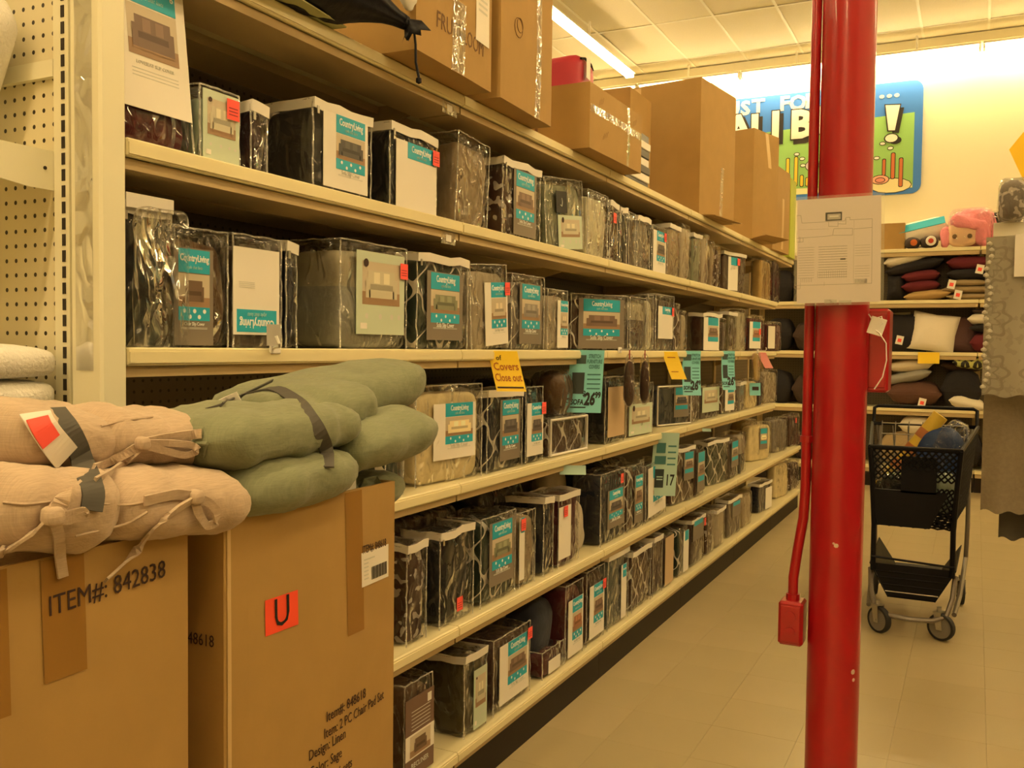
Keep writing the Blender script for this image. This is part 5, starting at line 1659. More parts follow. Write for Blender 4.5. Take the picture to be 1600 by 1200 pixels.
# ================================================================== painted sign on the back wall
YS = YW - .022
sb = thing('wall_sign', 'blue framed painted wall sign of an undersea scene with fish wording', 'sign', (0, YS, 0))
def rrect(x0, z0, x1, z1, r, n=6):
    out = []
    for (cx, cz, a0) in ((x1 - r, z0 + r, -90), (x1 - r, z1 - r, 0), (x0 + r, z1 - r, 90), (x0 + r, z0 + r, 180)):
        for k in range(n + 1):
            a = math.radians(a0 + 90 * k / n)
            out.append((cx + r * math.cos(a), cz + r * math.sin(a)))
    return out
def plate(name, poly, y, mat, parent, th=.003):
    mb = MB()
    mb.prism(poly, y - th, y)
    return mb.build(name, mat, parent)
BLUE = plain('sign_blue', (.045, .21, .72), .5)
GREEN = plain('sign_green', (.28, .55, .16), .5)
SAND = plain('sign_sand', (.80, .74, .42), .5)
SHADOWINK = plain('sign_black', (.02, .017, .014), .5)
LET = plain('sign_white', (.90, .88, .78), .5)
SYEL = plain('sign_yellow', (.80, .58, .04), .5)
SORG = plain('sign_orange', (.55, .16, .05), .5)
SLAV = plain('sign_lavender', (.48, .40, .55), .5)
SPINK = plain('sign_pink', (.80, .42, .30), .5)
plate('board', rrect(-3.0, 3.09, -.575, 4.285, .10), .018, BLUE, sb, .018)
gf = plate('green_field', [(-2.92, 3.15), (-.655, 3.15), (-.655, 3.945), (-1.0, 3.93), (-1.7, 3.90), (-2.92, 3.84)], -.0002, GREEN, sb, .0015)
def sletters(s, size, x, z, y, mat, name='lettering', **kw):
    return letters(s, size, mat, sb, (x, y, z), FACE_Y, name=name, depth=.001, **kw)
for k, ch in enumerate('JUST FOR THE'):
    if ch != ' ':
        sletters(ch, .215, -2.735 + .1455 * k, 4.165 + .006 * (k % 2), -.004, LET, bold=.008, narrow=1.08)
for x in (-.985, -.91, -.835):
    plate('dot', [(x + .026 * math.cos(a * .6283), 4.142 + .02 * math.sin(a * .6283)) for a in range(10)], -.003, LET, sb)
for k, ch in enumerate('HALIBUT'):
    x = -2.80 + [0, .285, .52, .70, .98, 1.27, 1.54][k]
    z = 3.915 + .012 * (k % 2)
    sletters(ch, .42, x + .035, z - .045, -.0035, SHADOWINK, name='letter_shadow', bold=.030)
    sletters(ch, .42, x, z, -.0060, SHADOWINK, name='letter_outline', bold=.030)
    sletters(ch, .42, x, z, -.0085, LET, bold=.018)
ex = [(-.945, 4.045), (-.80, 4.035), (-.845, 3.77), (-.91, 3.775)]
plate('letter_shadow', [(a + .04, b - .03) for a, b in ex] , -.0042, SHADOWINK, sb)
plate('letter_outline', [(a + (.012 if a > -.87 else -.012), b + (.012 if b > 3.9 else -.012)) for a, b in ex], -.0075, SHADOWINK, sb, .0015)
plate('exclamation_stroke', ex, -.0095, LET, sb, .0015)
dot = [(-.878 + .062 * math.cos(a * .449), 3.690 + .042 * math.sin(a * .449)) for a in range(14)]
plate('letter_shadow', [(a + .04, b - .025) for a, b in dot], -.0042, SHADOWINK, sb)
plate('letter_outline', [(-.878 + (a + .878) * 1.22, 3.69 + (b - 3.69) * 1.25) for a, b in dot], -.0075, SHADOWINK, sb, .0015)
plate('exclamation_dot', dot, -.0095, LET, sb, .0015)
def blob(cx, cz, rx, rz, y, mat, name, n=14):
    ol = plate('outline', [(cx + (rx + .008) * math.cos(2 * math.pi * a / n), cz + (rz + .008) * math.sin(2 * math.pi * a / n)) for a in range(n)], y, SHADOWINK, sb, .001)
    return plate(name, [(cx + rx * math.cos(2 * math.pi * a / n), cz + rz * math.sin(2 * math.pi * a / n)) for a in range(n)], y - .0012, mat, sb, .001)
def coral(x, z0, z1, w, mat, name):
    plate('outline', rrect(x - w / 2 - .007, z0 - .007, x + w / 2 + .007, z1 + .007, w / 2, 4), -.0036, SHADOWINK, sb, .001)
    plate(name, rrect(x - w / 2, z0, x + w / 2, z1, w / 2 - .001, 4), -.0048, mat, sb, .001)
blob(-.87, 3.185, .20, .075, -.0022, SAND, 'sand_mound')
plate('sand_base', [(-2.9, 3.152), (-.66, 3.152), (-.66, 3.19), (-2.9, 3.24)], -.0018, SAND, sb, .001)
for x, z0, z1, w in ((-1.955, 3.26, 3.56, .030), (-1.865, 3.25, 3.57, .032), (-1.80, 3.24, 3.36, .030), (-1.74, 3.24, 3.33, .028), (-2.05, 3.26, 3.40, .03)):
    coral(x, z0, z1, w, SYEL, 'yellow_coral')
for x, z0, z1, w in ((-.945, 3.30, 3.47, .026), (-.855, 3.26, 3.53, .034), (-.775, 3.17, 3.47, .032)):
    coral(x, z0, z1, w, SORG, 'orange_coral')
blob(-.98, 3.255, .085, .045, -.004, SPINK, 'shell')
blob(-.98, 3.25, .045, .022, -.0064, plain('sign_rose', (.72, .28, .22), .5), 'shell_opening')
blob(-2.06, 3.335, .05, .06, -.004, SLAV, 'shell')
blob(-1.69, 3.46, .07, .055, -.004, plain('sign_pale_lavender', (.66, .56, .62), .5), 'fish')
for (x, z) in ((-.965, 3.64), (-.885, 3.585), (-1.02, 3.49), (-1.86, 3.60), (-1.80, 3.545), (-1.79, 3.47), (-1.55, 3.55), (-1.35, 3.42)):
    blob(x, z, .026, .014, -.0024, LET, 'bubble', 10)
# ================================================================== shelving along the back wall
YF = 10.30
BZ = [2.455, 1.93, 1.402, .825, .222]
for k, (x0, x1) in enumerate(((-3.40, -2.20), (-2.20, -1.20), (-1.20, .012), (.012, 1.20))):
    t = thing('shelving_unit', 'cream shelving on the back wall ' + ['behind the end of the shelving run', 'hidden behind the red pole', 'stacked with folded cushions', 'behind the hanging lace panel'][k], 'shelving', (0, 0, 0), group='shelving on the back wall')
    boxobj('back_panel', (x0 + .002, YW - .035, .02), (x1 - .002, YW - .016, 2.46), PEGSHADED, t)
    for xx in (x0 + .002, x1 - .030):
        boxobj('upright', (xx, YW - .047, .02), (xx + .028, YW - .0355, 2.46), SHADED, t)
    for i, z in enumerate(BZ):
        mb = MB()
        mb.box((x0 + .002, YF + .013, z - .006), (x1 - .002, YW - .036, z - .001))
        mb.bevbox((x0 + .002, YF, z - .036), (x1 - .002, YF + .013, z), .003)
        s = mb.build('shelf' if i < 4 else 'base_deck', CREAM, t)
        boxobj('stiffener', (x0 + .01, YF + .0135, z - .075), (x1 - .01, YF + .14, z - .0365), SHADED, s)
    boxobj('kick_plate', (x0 + .002, YF + .02, 0), (x1 - .002, YF + .03, BZ[4] - .037), KICK, t)
def cushion_mesh(w, d, h, mat, seed=0, n=10, pinch=.55):
    vs, fs = unit_grid(n)
    out = []
    for v in vs:
        x, y, z = v
        k = ((1 - abs(x) ** 3.0) * (1 - abs(y) ** 3.0)) ** .5
        cs = 1 - .07 * (1 - abs(x)) * abs(y) ** 2 - .07 * (1 - abs(y)) * abs(x) ** 2
        P = Vector((x * w / 2 * cs, y * d / 2 * cs, z * h / 2 * (.10 + .90 * k)))
        P.z += noise.noise(P * 9 + Vector((seed, 0, 0))) * h * .10 * k
        out.append(P)
    return mesh('cushion', out, fs, mat, smooth=True)
CC = {'white': (.82, .76, .66), 'black': (.014, .012, .016), 'maroon': (.13, .012, .022), 'tan': (.48, .32, .13), 'khaki': (.36, .27, .15),
      'brown': (.11, .05, .035), 'aubergine': (.12, .06, .06), 'grey': (.30, .29, .27), 'sage': (.32, .33, .22), 'cream': (.62, .54, .40), 'darkbrown': (.05, .028, .02)}
def cush(label, x, z, w, h, col, y=None, d=.36, rot=(0, 0, 0), tagc=None, seed=0, stand=False, group='cushions on the back wall shelves', mat=None):
    """x = middle, z = underside; lying flat unless stand"""
    m = mat or plain('cushion_' + col, CC[col], .9, bump=.3, scale=50)
    yy = y if y is not None else YF + .03 + d / 2
    t = thing('cushion', label, 'cushion', (x, yy, z), rot, group)
    if stand:
        me = cushion_mesh(w, h, d, m, seed)
        link('cushion_body', me, t, (0, 0, h / 2), (math.pi / 2 - .12, 0, 0))
    else:
        me = cushion_mesh(w, d, h, m, seed)
        link('cushion_body', me, t, (0, 0, h / 2))
    if tagc:
        tx, tz = tagc
        yo = -(d / 2 + .012) if not stand else -d / 2 - .06
        tg = boxobj('paper_tag', (-.035, -.002, -.045), (.035, 0, .045), PAPER, t, loc=(tx, yo, tz), rot=(0, .2, 0))
        boxobj('tag_print', (-.018, -.0032, -.02), (.018, -.0022, .015), STICK, tg)
    return t
def bx2(px0, px1): return px0, px1
z = BZ[1]
cush('white cushion at the top of the stack beside the pole', -.62, z + .385, .50, .15, 'white', rot=(0, -.30, 0), seed=1)
cush('black cushion bent over the maroon pair beside the pole', -.58, z + .29, .56, .13, 'black', rot=(0, -.22, 0), seed=2)
cush('black cushion standing at the pole end of the stack', -.77, z, .17, .27, 'black', d=.34, seed=3, stand=True)
cush('maroon cushion, upper one of the pair beside the pole', -.525, z + .195, .36, .12, 'maroon', rot=(0, -.10, 0), seed=4)
cush('maroon cushion, lower one of the pair beside the pole', -.525, z + .09, .36, .12, 'maroon', rot=(0, -.08, 0), seed=5)
cush('tan cushion at the bottom under the maroon pair', -.46, z, .44, .11, 'tan', rot=(0, -.10, 0), seed=6)
cush('maroon folded pad on top of the tagged black pad', -.09, z + .30, .40, .15, 'maroon', seed=7)
cush('black folded pad with two paper tags', -.09, z + .20, .40, .12, 'black', tagc=(.10, .10), seed=8)
cush('khaki folded pad under the tagged black pad', -.10, z + .135, .36, .075, 'khaki', seed=9, tagc=(-.14, .02))
cush('khaki folded pad, middle of the khaki three', -.10, z + .065, .46, .08, 'khaki', seed=10)
cush('khaki folded pad with paper tag, lowest of the khaki three', -.06, z, .46, .07, 'khaki', seed=11, tagc=(-.12, .05))
cush('sage folded pad half hidden by the hanging lace panel', .22, z + .07, .26, .10, 'sage', seed=12)
cush('dark maroon pad under the sage one by the lace panel', .22, z, .26, .08, 'maroon', seed=13)
z = BZ[2]
cush('black cushion standing with a pale paper tag', -.69, z, .46, .40, 'black', d=.13, seed=14, stand=True, tagc=(-.02, .12), y=YF + .16)
cush('pale cushion tip showing behind the black tagged cushion', -.80, z + .20, .34, .22, 'cream', d=.12, seed=15, stand=True, y=YF + .32)
cush('white cushion standing tilted on the shelf edge', -.43, z, .44, .40, 'white', d=.18, seed=16, stand=True, rot=(0, .16, 0), y=YF + .14)
cush('aubergine brown ribbed cushion leaning behind the white one', -.19, z, .40, .38, 'aubergine', d=.16, seed=17, stand=True, rot=(0, .12, 0), y=YF + .24)
cush('white cushion at the top of the stack by the lace panel', .09, z + .27, .36, .13, 'white', seed=18)
cush('black cushion under the white one by the lace panel', .10, z + .20, .34, .09, 'black', seed=19)
cush('maroon cushion standing under the black one by the lace panel', .10, z, .32, .20, 'maroon', d=.30, seed=20)
cush('dark brown cushion top showing over the white one', .10, z + .385, .30, .06, 'darkbrown', seed=21)
z = BZ[3]
cush('brown cushion lying at the front of the lower shelf with tag', -.56, z + .03, .52, .24, 'brown', seed=22, tagc=(.08, .03))
cush('grey cushion lying on the brown cushion', -.62, z + .26, .48, .12, 'grey', rot=(0, -.25, 0), seed=23)
cush('cream cushion on top of the grey cushion', -.60, z + .37, .44, .13, 'cream', rot=(0, -.12, 0), seed=24)
cush('black cushion lying beside the brown cushion', -.12, z, .38, .40, 'black', seed=25)
cush('dark brown cushion at the back beside the black cushion', -.12, z + .38, .40, .12, 'darkbrown', seed=26, y=YF + .3)
CHEV = fabric('black', 'chevron')
cush('lime and black chevron cushion near the hanging panel', -.04, z + .41, .34, .14, 'sage', seed=27, mat=None)
bpy.data.objects[-1].name if False else None
cush('white folded towel hanging over the shelf near the taupe panel', -.08, z + .0, .34, .13, 'white', d=.42, rot=(0, .20, 0), seed=28, y=YF + .16)
z = BZ[4]
cush('khaki cushion on the base deck behind the cart', -.66, z, .46, .34, 'khaki', seed=29)
cush('white cushion on the base deck behind the cart', -.52, z + .33, .36, .18, 'white', seed=30)
cush('black cushion with stacked tags on the base deck', -.14, z, .46, .42, 'black', seed=31, tagc=(.0, .30))
cush('dark brown cushion on the base deck edge by the panel', .18, z, .22, .35, 'darkbrown', seed=32)
# chevron print on that cushion
for o in bpy.data.objects:
    if o.get('label', '').startswith('lime and black'):
        mm, nt, b = newmat('lime_chevron')
        tc = N(nt, 'ShaderNodeTexCoord'); sxy = N(nt, 'ShaderNodeSeparateXYZ')
        nt.links.new(tc.outputs['Object'], sxy.inputs[0])
        zz = mth(nt, 'ABSOLUTE', mth(nt, 'SUBTRACT', mth(nt, 'FRACT', mth(nt, 'MULTIPLY', sxy.outputs[0], 9.0)), .5))
        ff = mth(nt, 'LESS_THAN', mth(nt, 'FRACT', mth(nt, 'ADD', mth(nt, 'MULTIPLY', mth(nt, 'ADD', sxy.outputs[2], sxy.outputs[1]), 14.0), mth(nt, 'MULTIPLY', zz, 1.6))), .5)
        mx = N(nt, 'ShaderNodeMix', data_type='RGBA'); nt.links.new(ff, mx.inputs[0])
        mx.inputs[6].default_value = (.03, .03, .03, 1); mx.inputs[7].default_value = (.62, .66, .22, 1)
        nt.links.new(mx.outputs[2], b.inputs['Base Color'])
        for c in o.children:
            c.data.materials.clear(); c.data.materials.append(mm)
# dark goods at the far left behind the run
for k in range(3):
    for j, zz in enumerate(BZ[1:]):
        cush(['black', 'dark brown', 'maroon'][k] + ' cushion stacked in the gap past the shelving run, ' + ['upper shelf', 'eye-level shelf', 'lower shelf', 'base deck'][j], -1.95 + .33 * k, zz, .32, .36 - .04 * k, ['black', 'darkbrown', 'maroon'][k], seed=40 + k + j)
# top shelf goods
z = BZ[0]
kb2 = Carton('carton', 'small plain brown carton on the top shelf beside the pole', -.82, YF + .2, z + .0005, .26, .26, .27, -math.pi / 2, bulge=.002, seed=21)
t = thing('rolled_quilt', 'rolled white quilt with a bright blue band, on the top shelf', 'quilt', (-.54, YF + .20, z), (0, 0, 0))
QW = plain('white_quilting', (.82, .76, .66), .8, bump=.6, scale=18)
QB = plain('bright_blue_band', (.02, .42, .62), .6)
P0, P1 = Vector((-.22, 0, .135)), Vector((.25, 0, .235))
mb = MB()
rr, pts = [], []
for i in range(15):
    u = i / 14
    pts.append(P0.lerp(P1, u))
    rr.append(.125 * (1 - abs(2 * u - 1) ** 6) ** .5 + .002)
mb.tube(pts, rr, 20)
mb.build('quilt_roll', QW, t, smooth=True)
mb = MB()
bp = []
for i in range(9):
    u = .04 + .92 * i / 8
    bp.append(P0.lerp(P1, u) + Vector((-.012, -.108, .062)))
mb.ribbon(bp, .085, (.0, .5, .87), .004)
mb.build('blue_band', QB, t)
mb = MB()
mb.lathe([(0, -.004), (.03, -.003), (.045, .0), (.03, .004), (0, .005)], c=(-.225, -.105, .18), seg=14, axis=1)
mb.build('band_end', QB, t)
t = thing('plush_ball', 'small dark plush ball with red and white face under the quilt roll', 'plush', (-.46, YF + .07, z), (0, 0, 0))
link('ball_body', soft_box('ball_body', .17, .16, .13, plain('dark_plush', (.05, .035, .03), .9), n=8, p=2.2, amp=.008, seed=71), t)
mb = MB(); mb.lathe([(0, -.006), (.045, -.003), (.05, .002), (0, .004)], c=(.02, -.083, .07), seg=14, axis=1)
f1 = mb.build('white_patch', PAPER, t)
mb = MB(); mb.lathe([(0, -.006), (.024, -.003), (.026, .002), (0, .004)], c=(.02, -.089, .07), seg=12, axis=1)
mb.build('red_patch', plain('red_felt', (.5, .05, .03), .8), f1)
bl2 = soft_box('ball_body', .15, .14, .12, plain('dark_plush', (.05, .035, .03), .9), n=8, p=2.2, amp=.008, seed=72)
t = thing('plush_ball', 'dark and orange plush beside the white-faced plush ball', 'plush', (-.62, YF + .07, z), (0, 0, 0))
link('ball_body', bl2, t)
mb = MB(); mb.lathe([(0, -.006), (.03, -.003), (.034, .002), (0, .004)], c=(.02, -.072, .06), seg=12, axis=1)
mb.build('orange_patch', plain('orange_felt', (.6, .15, .03), .8), t)
t = thing('plush_doll', 'pink fluffy plush with pale face in a clear bag', 'plush', (-.10, YF + .17, z), (0, 0, 0))
PINKF = plain('pink_fleece', (.86, .30, .36), .95, bump=.8, scale=60)
link('hair', soft_box('hair', .42, .28, .40, PINKF, n=12, p=2.6, amp=.035, freq=12, seed=73), t, (.02, .02, .0), (0, .08, 0))
link('face', soft_box('face', .30, .09, .25, plain('pale_peach_felt', (.88, .62, .40), .9), n=8, p=2.4, amp=.004, seed=74), t, (-.055, -.125, .0))
mbh = soft_box('fringe', .34, .12, .13, PINKF, n=8, p=2.4, amp=.02, freq=14, seed=77)
link('fringe', mbh, t, (-.03, -.135, .175), (0, .25, 0))
link('side_lock', soft_box('side_lock', .10, .12, .22, PINKF, n=7, p=2.3, amp=.02, freq=14, seed=78), t, (-.21, -.11, .0))
link('side_lock', soft_box('side_lock', .13, .12, .26, PINKF, n=7, p=2.3, amp=.02, freq=14, seed=79), t, (.12, -.12, .0))
for x in (-.125, .010):
    mb = MB(); mb.lathe([(0, -.006), (.019, -.003), (.023, .002), (0, .004)], c=(x, -.171, .105), seg=12, axis=1)
    mb.build('eye', plain('brown_felt', (.16, .10, .04), .7), t)
link('clear_bag', soft_box('clear_bag', .42, .34, .40, FILM, n=11, p=4, amp=.012, freq=12, seed=75), t, (.02, -.02, -.0005))
for k in range(2):
    bundle('bagged_pillow', ['dark patterned bagged pillow beside the pink plush', 'grey patterned bagged pillow behind the white rail'][k], 'pillow', (.19 + .26 * k, YF + .24, z), (.26, .20, .36), ['black', 'grey'][k], 'camo', rot=(0, 0, 0), p=3.2, seed=80 + k)
# yellow notice under the third shelf
t = hang_sign('shelf_notice', 'small yellow notice hung on the back wall shelf edge', -.43, YF - .004, BZ[2] - .002, .20, .115, YEL, bend=.006, yaw=0)
# ================================================================== shopping cart
cart = thing('shopping_cart', 'black plastic shopping cart with grey bumper beside the red pole', 'cart', (-.255, 4.95, 0))
def bars3(name, segs, r, mat, seg=6, parent=cart, stuff=False):
    mb = MB()
    for s in segs:
        mb.tube(s, r, seg)
    o = mb.build(name, mat, parent, smooth=True)
    if stuff:
        o['kind'] = 'stuff'
    return o
hw, hb = .205, .165            # half widths: near end top / bottom
LB = .80                       # basket length
def fpn_(x, z):                # near panel leans outward to the top
    return -.03 * (z - .54) / .38
# near end panel
mb = MB()
zt, zm, zb = .925, .765, .535
def panel(pts, y0, y1):
    mb.prism(pts, y0, y1)
panel([(-hw + .01, zm - .05), (hw - .05, zm - .05), (hb - .09, zb), (-hb, zb)], -.012, .004)
panel([(-.06, zm + .12), (.10, zm + .12), (.10, zm - .06), (-.06, zm - .06)], -.012, .004)
mb.build('end_panel', BLKPL, cart)
def lattice(name, corners, nu, nv, r=.0042, parent=cart):
    A, B, C, Dd = [Vector(c) for c in corners]     # A-B bottom, D-C top
    def P(u, v):
        return (A * (1 - u) + B * u) * (1 - v) + (Dd * (1 - u) + C * u) * v
    segs = []
    for i in range(-nv, nu + 1):
        for sg in (1, -1):
            u0, v0 = i / nu, 0.0
            u1, v1 = (i + nv) / nu, 1.0
            if sg < 0:
                v0, v1 = 1.0, 0.0
            # clip on u
            if u0 < 0:
                f = -u0 / (u1 - u0); v0 = v0 + (v1 - v0) * f; u0 = 0
            if u1 > 1:
                f = (1 - u0) / (u1 - u0); v1 = v0 + (v1 - v0) * f; u1 = 1
            if u1 - u0 > .001:
                segs.append((P(u0, v0), P(u1, v1)))
    return bars3(name, segs, r, BLKPL, 4, parent, True)
lattice('end_lattice', [(-hw + .01, -.004, zm), (hw - .01, -.004, zm), (hw, -.02, zt), (-hw, -.02, zt)], 13, 5)
lattice('end_lattice', [(hb - .13, -.004, zb + .01), (hb, -.004, zb + .01), (hw - .012, -.006, zm - .03), (hw - .10, -.006, zm - .03)], 4, 6)
rim = [(-hw, -.02, zt), (hw, -.02, zt), (hw + .07, LB, zt + .06), (-hw - .07, LB, zt + .06)]
bars3('basket_rim', [rim + [rim[0]]], .012, BLKPL, 8)
for sg in (-1, 1):
    lattice('side_lattice', [(sg * hb, .0, zb), (sg * (hb + .07), LB, zb + .03), (sg * (hw + .07), LB, zt + .06), (sg * hw, -.02, zt)], 16, 8)
    mb = MB()
    mb.box((sg * (hb + .02) - .006, .02, zb - .004), (sg * (hb + .02) + .006, LB, zb + .12))
    mb.build('side_band', BLKPL, cart)
    bars3('corner_post', [[(sg * hw, -.02, zt), (sg * (hw - .012), -.006, zm), (sg * hb * 1.09, .0, zb), (sg * hb * 1.1, .02, .30)]], .013, BLKPL, 8)
lattice('basket_floor', [(-hb, .0, zb), (hb, .0, zb), (hb + .07, LB, zb + .03), (-hb - .07, LB, zb + .03)], 6, 12)
bars3('rear_gate', [[(x, LB, zb + .03), (x * 1.25, LB, zt + .05)] for x in (-.2, -.13, -.065, 0, .065, .13, .2)], .004, CHROME, 6)
bars3('child_seat_wire', [[(-.21, LB - .16, z), (.21, LB - .16, z)] for z in (.80, .87, .94, 1.0)] + [[(x, LB - .16, .74), (x, LB - .12, 1.01)] for x in (-.21, -.14, -.07, 0, .07, .14, .21)], .0035, CHROME, 6)
bars3('push_handle', [[(-.27, LB + .03, zt + .06), (-.27, LB + .07, 1.072), (-.25, LB + .08, 1.082), (.25, LB + .08, 1.082), (.27, LB + .07, 1.072), (.27, LB + .03, zt + .06)]], .010, BLKPL, 10)
FR = plain('grey_cart_tube', (.20, .17, .14), .4, metal=.3)
bars3('cross_bar', [[(-.19, .0, .372), (.19, .0, .355)]], .006, BLKPL, 6)
bars3('chassis', [[(sg * .235, LB + .02, .98), (sg * .24, LB - .06, .45), (sg * .235, LB - .06, .26), (sg * .215, .30, .155), (sg * .195, .0, .125)] for sg in (-1, 1)], .012, FR, 8)
bp = [(-.195, .06, .30), (-.185, .0, .20), (-.16, -.035, .118), (-.10, -.06, .098), (0, -.068, .094), (.10, -.06, .098), (.16, -.035, .118), (.185, .0, .20), (.195, .06, .30)]
bars3('front_bumper', [bp], .013, FR, 8)
# lower tray: tapering dish with ribs
mb = MB()
panel([(-.19, .335), (.195, .335), (.105, .170), (-.105, .170)], .02, .03)
mb.build('tray_front', BLKPL, cart)
mb = MB()
mb.add([(-.105, .02, .17), (.105, .02, .17), (.12, LB - .1, .20), (-.12, LB - .1, .20), (-.105, .02, .176), (.105, .02, .176), (.12, LB - .1, .206), (-.12, LB - .1, .206)],
       [(0, 3, 2, 1), (4, 5, 6, 7), (0, 1, 5, 4), (1, 2, 6, 5), (2, 3, 7, 6), (3, 0, 4, 7)])
for sg in (-1, 1):
    mb.add([(sg * .105, .02, .17), (sg * .195, .02, .335), (sg * .21, LB - .1, .34), (sg * .12, LB - .1, .20), (sg * .109, .02, .168), (sg * .199, .02, .333), (sg * .214, LB - .1, .338), (sg * .124, LB - .1, .198)],
           [(0, 1, 2, 3), (7, 6, 5, 4), (0, 4, 5, 1), (1, 5, 6, 2), (2, 6, 7, 3), (3, 7, 4, 0)])
mb.build('tray', BLKPL, cart)
for z in (.20, .235, .27, .30):
    k = (z - .17) / .165
    bars3('tray_wire', [[(-.105 - .09 * k, .016, z), (.105 + .09 * k, .016, z)]], .0032, BLKPL if z > .21 else CHROME, 5)
RUB = plain('black_rubber', (.016, .015, .015), .6)
HUB = plain('grey_hub', (.22, .20, .17), .45)
def caster(x, y, r=.066, yaw=0.0):
    c = link('caster', None, cart, (x, y, 0), (0, 0, yaw))
    mb = MB()
    mb.lathe([(r - .012, -.016), (r - .002, -.014), (r, -.006), (r, .006), (r - .002, .014), (r - .012, .016), (r - .012, -.016)], c=(0, 0, r), seg=28, axis=0)
    mb.build('tyre', RUB, c, smooth=True)
    mb = MB()
    mb.lathe([(.0, -.012), (r * .35, -.013), (r * .55, -.008), (r - .012, -.012), (r - .012, .012), (r * .55, .008), (r * .35, .013), (0, .012)], c=(0, 0, r), seg=24, axis=0)
    mb.build('hub', HUB, c, smooth=True)
    mb = MB()
    for sg in (-1, 1):
        mb.add([(sg * .021, -.014, r - .012), (sg * .021, .014, r - .012), (sg * .021, .03, r * 2 + .008), (sg * .021, -.006, r * 2 + .008),
                (sg * .024, -.014, r - .012), (sg * .024, .014, r - .012), (sg * .024, .03, r * 2 + .008), (sg * .024, -.006, r * 2 + .008)],
               [(0, 1, 2, 3), (7, 6, 5, 4), (0, 4, 5, 1), (1, 5, 6, 2), (2, 6, 7, 3), (3, 7, 4, 0)])
    mb.box((-.024, -.008, r * 2 + .004), (.024, .032, r * 2 + .009))
    mb.tube([(-.028, 0, r), (.028, 0, r)], .006, 8)
    mb.tube([(0, .012, r * 2 + .006), (0, .012, r * 2 + .03)], .011, 10)
    mb.build('fork', CHROME, c)
    return c
caster(-.140, -.04, yaw=.9)
caster(.140, -.03, yaw=1.15)
caster(-.235, LB - .06, yaw=.2)
caster(.215, LB - .06, yaw=.15)
# goods in the cart
t = thing('yellow_roll', 'long yellow roll slanting out of the cart in clear plastic', 'roll', (-.255, 5.25, .60))
mb = MB()
a, b = Vector((-.19, 0, .06)), Vector((.10, .02, .475))
mb.tube([a, a.lerp(b, .5), b], .040, 16)
mb.build('yellow_tube', plain('yellow_wrapper', (.72, .50, .06), .4), t, smooth=True)
mb = MB()
for u in (.35, .55, .75):
    p = a.lerp(b, u)
    mb.tube([p - (b - a) * .05, p + (b - a) * .05], .0415, 16)
mb.build('printed_panel', plain('orange_print', (.45, .16, .05), .5), t, smooth=True)
link('clear_wrap', soft_box('clear_wrap', .13, .12, .36, plastic_film('loose_clear_wrap', base=.03, haze=.02, scale=14, strength=1.0), n=10, p=3.4, amp=.02, freq=10, seed=90), t, (.02, .0, .14), (0, .55, 0))
t = thing('blue_bag', 'dark blue bag standing in the cart behind the yellow roll', 'bag', (-.16, 5.32, .585))
link('bag_body', soft_box('bag_body', .24, .26, .43, plain('dark_blue_nylon', (.015, .045, .16), .5, bump=.2, scale=20), n=9, p=3.4, amp=.018, seed=91), t)
t = bundle('packed_bag', 'black bag filling the bottom of the cart', 'bag', (-.30, 5.20, .565), (.28, .34, .22), 'black', p=3, amp=.014, seed=93)
bundle('packed_bag', 'teal print packet lying in the cart by the yellow roll', 'bag', (-.12, 5.10, .60), (.10, .14, .20), 'mint', p=3, amp=.01, seed=94)
# ================================================================== curtain panels hanging by the aisle
def drape(name, label, cat, x0, x1, z0, z1, y, mat, folds=5, amp=.02, hem=.015, group=None, seed=0):
    t = thing(name, label, cat, ((x0 + x1) / 2, y, z1), group=group)
    nu, nv = 60, 26
    vs, fs = [], []
    for s in (0, 1):
        for j in range(nv + 1):
            v = j / nv
            for i in range(nu + 1):
                u = i / nu
                fx = x0 + (x1 - x0) * u - (x0 + x1) / 2
                flare = -.05 * (1 - v) * (1 - u)
                yy = amp * math.sin(u * folds * 2 * math.pi + seed) * (.35 + .65 * v) + .01 * noise.noise(Vector((u * 4, v * 3, seed)))
                zz = -(z1 - z0) * v + (hem * math.sin(u * folds * 4 * math.pi) * .5 if j == nv else 0)
                vs.append((fx + flare * 0, yy + s * .002, zz))
    m = (nu + 1) * (nv + 1)
    for j in range(nv):
        for i in range(nu):
            a = j * (nu + 1) + i
            fs.append((a, a + 1, a + nu + 2, a + nu + 1))
            fs.append((m + a, m + a + nu + 1, m + a + nu + 2, m + a + 1))
    link('cloth', mesh('cloth', vs, fs, mat, smooth=True), t)
    return t
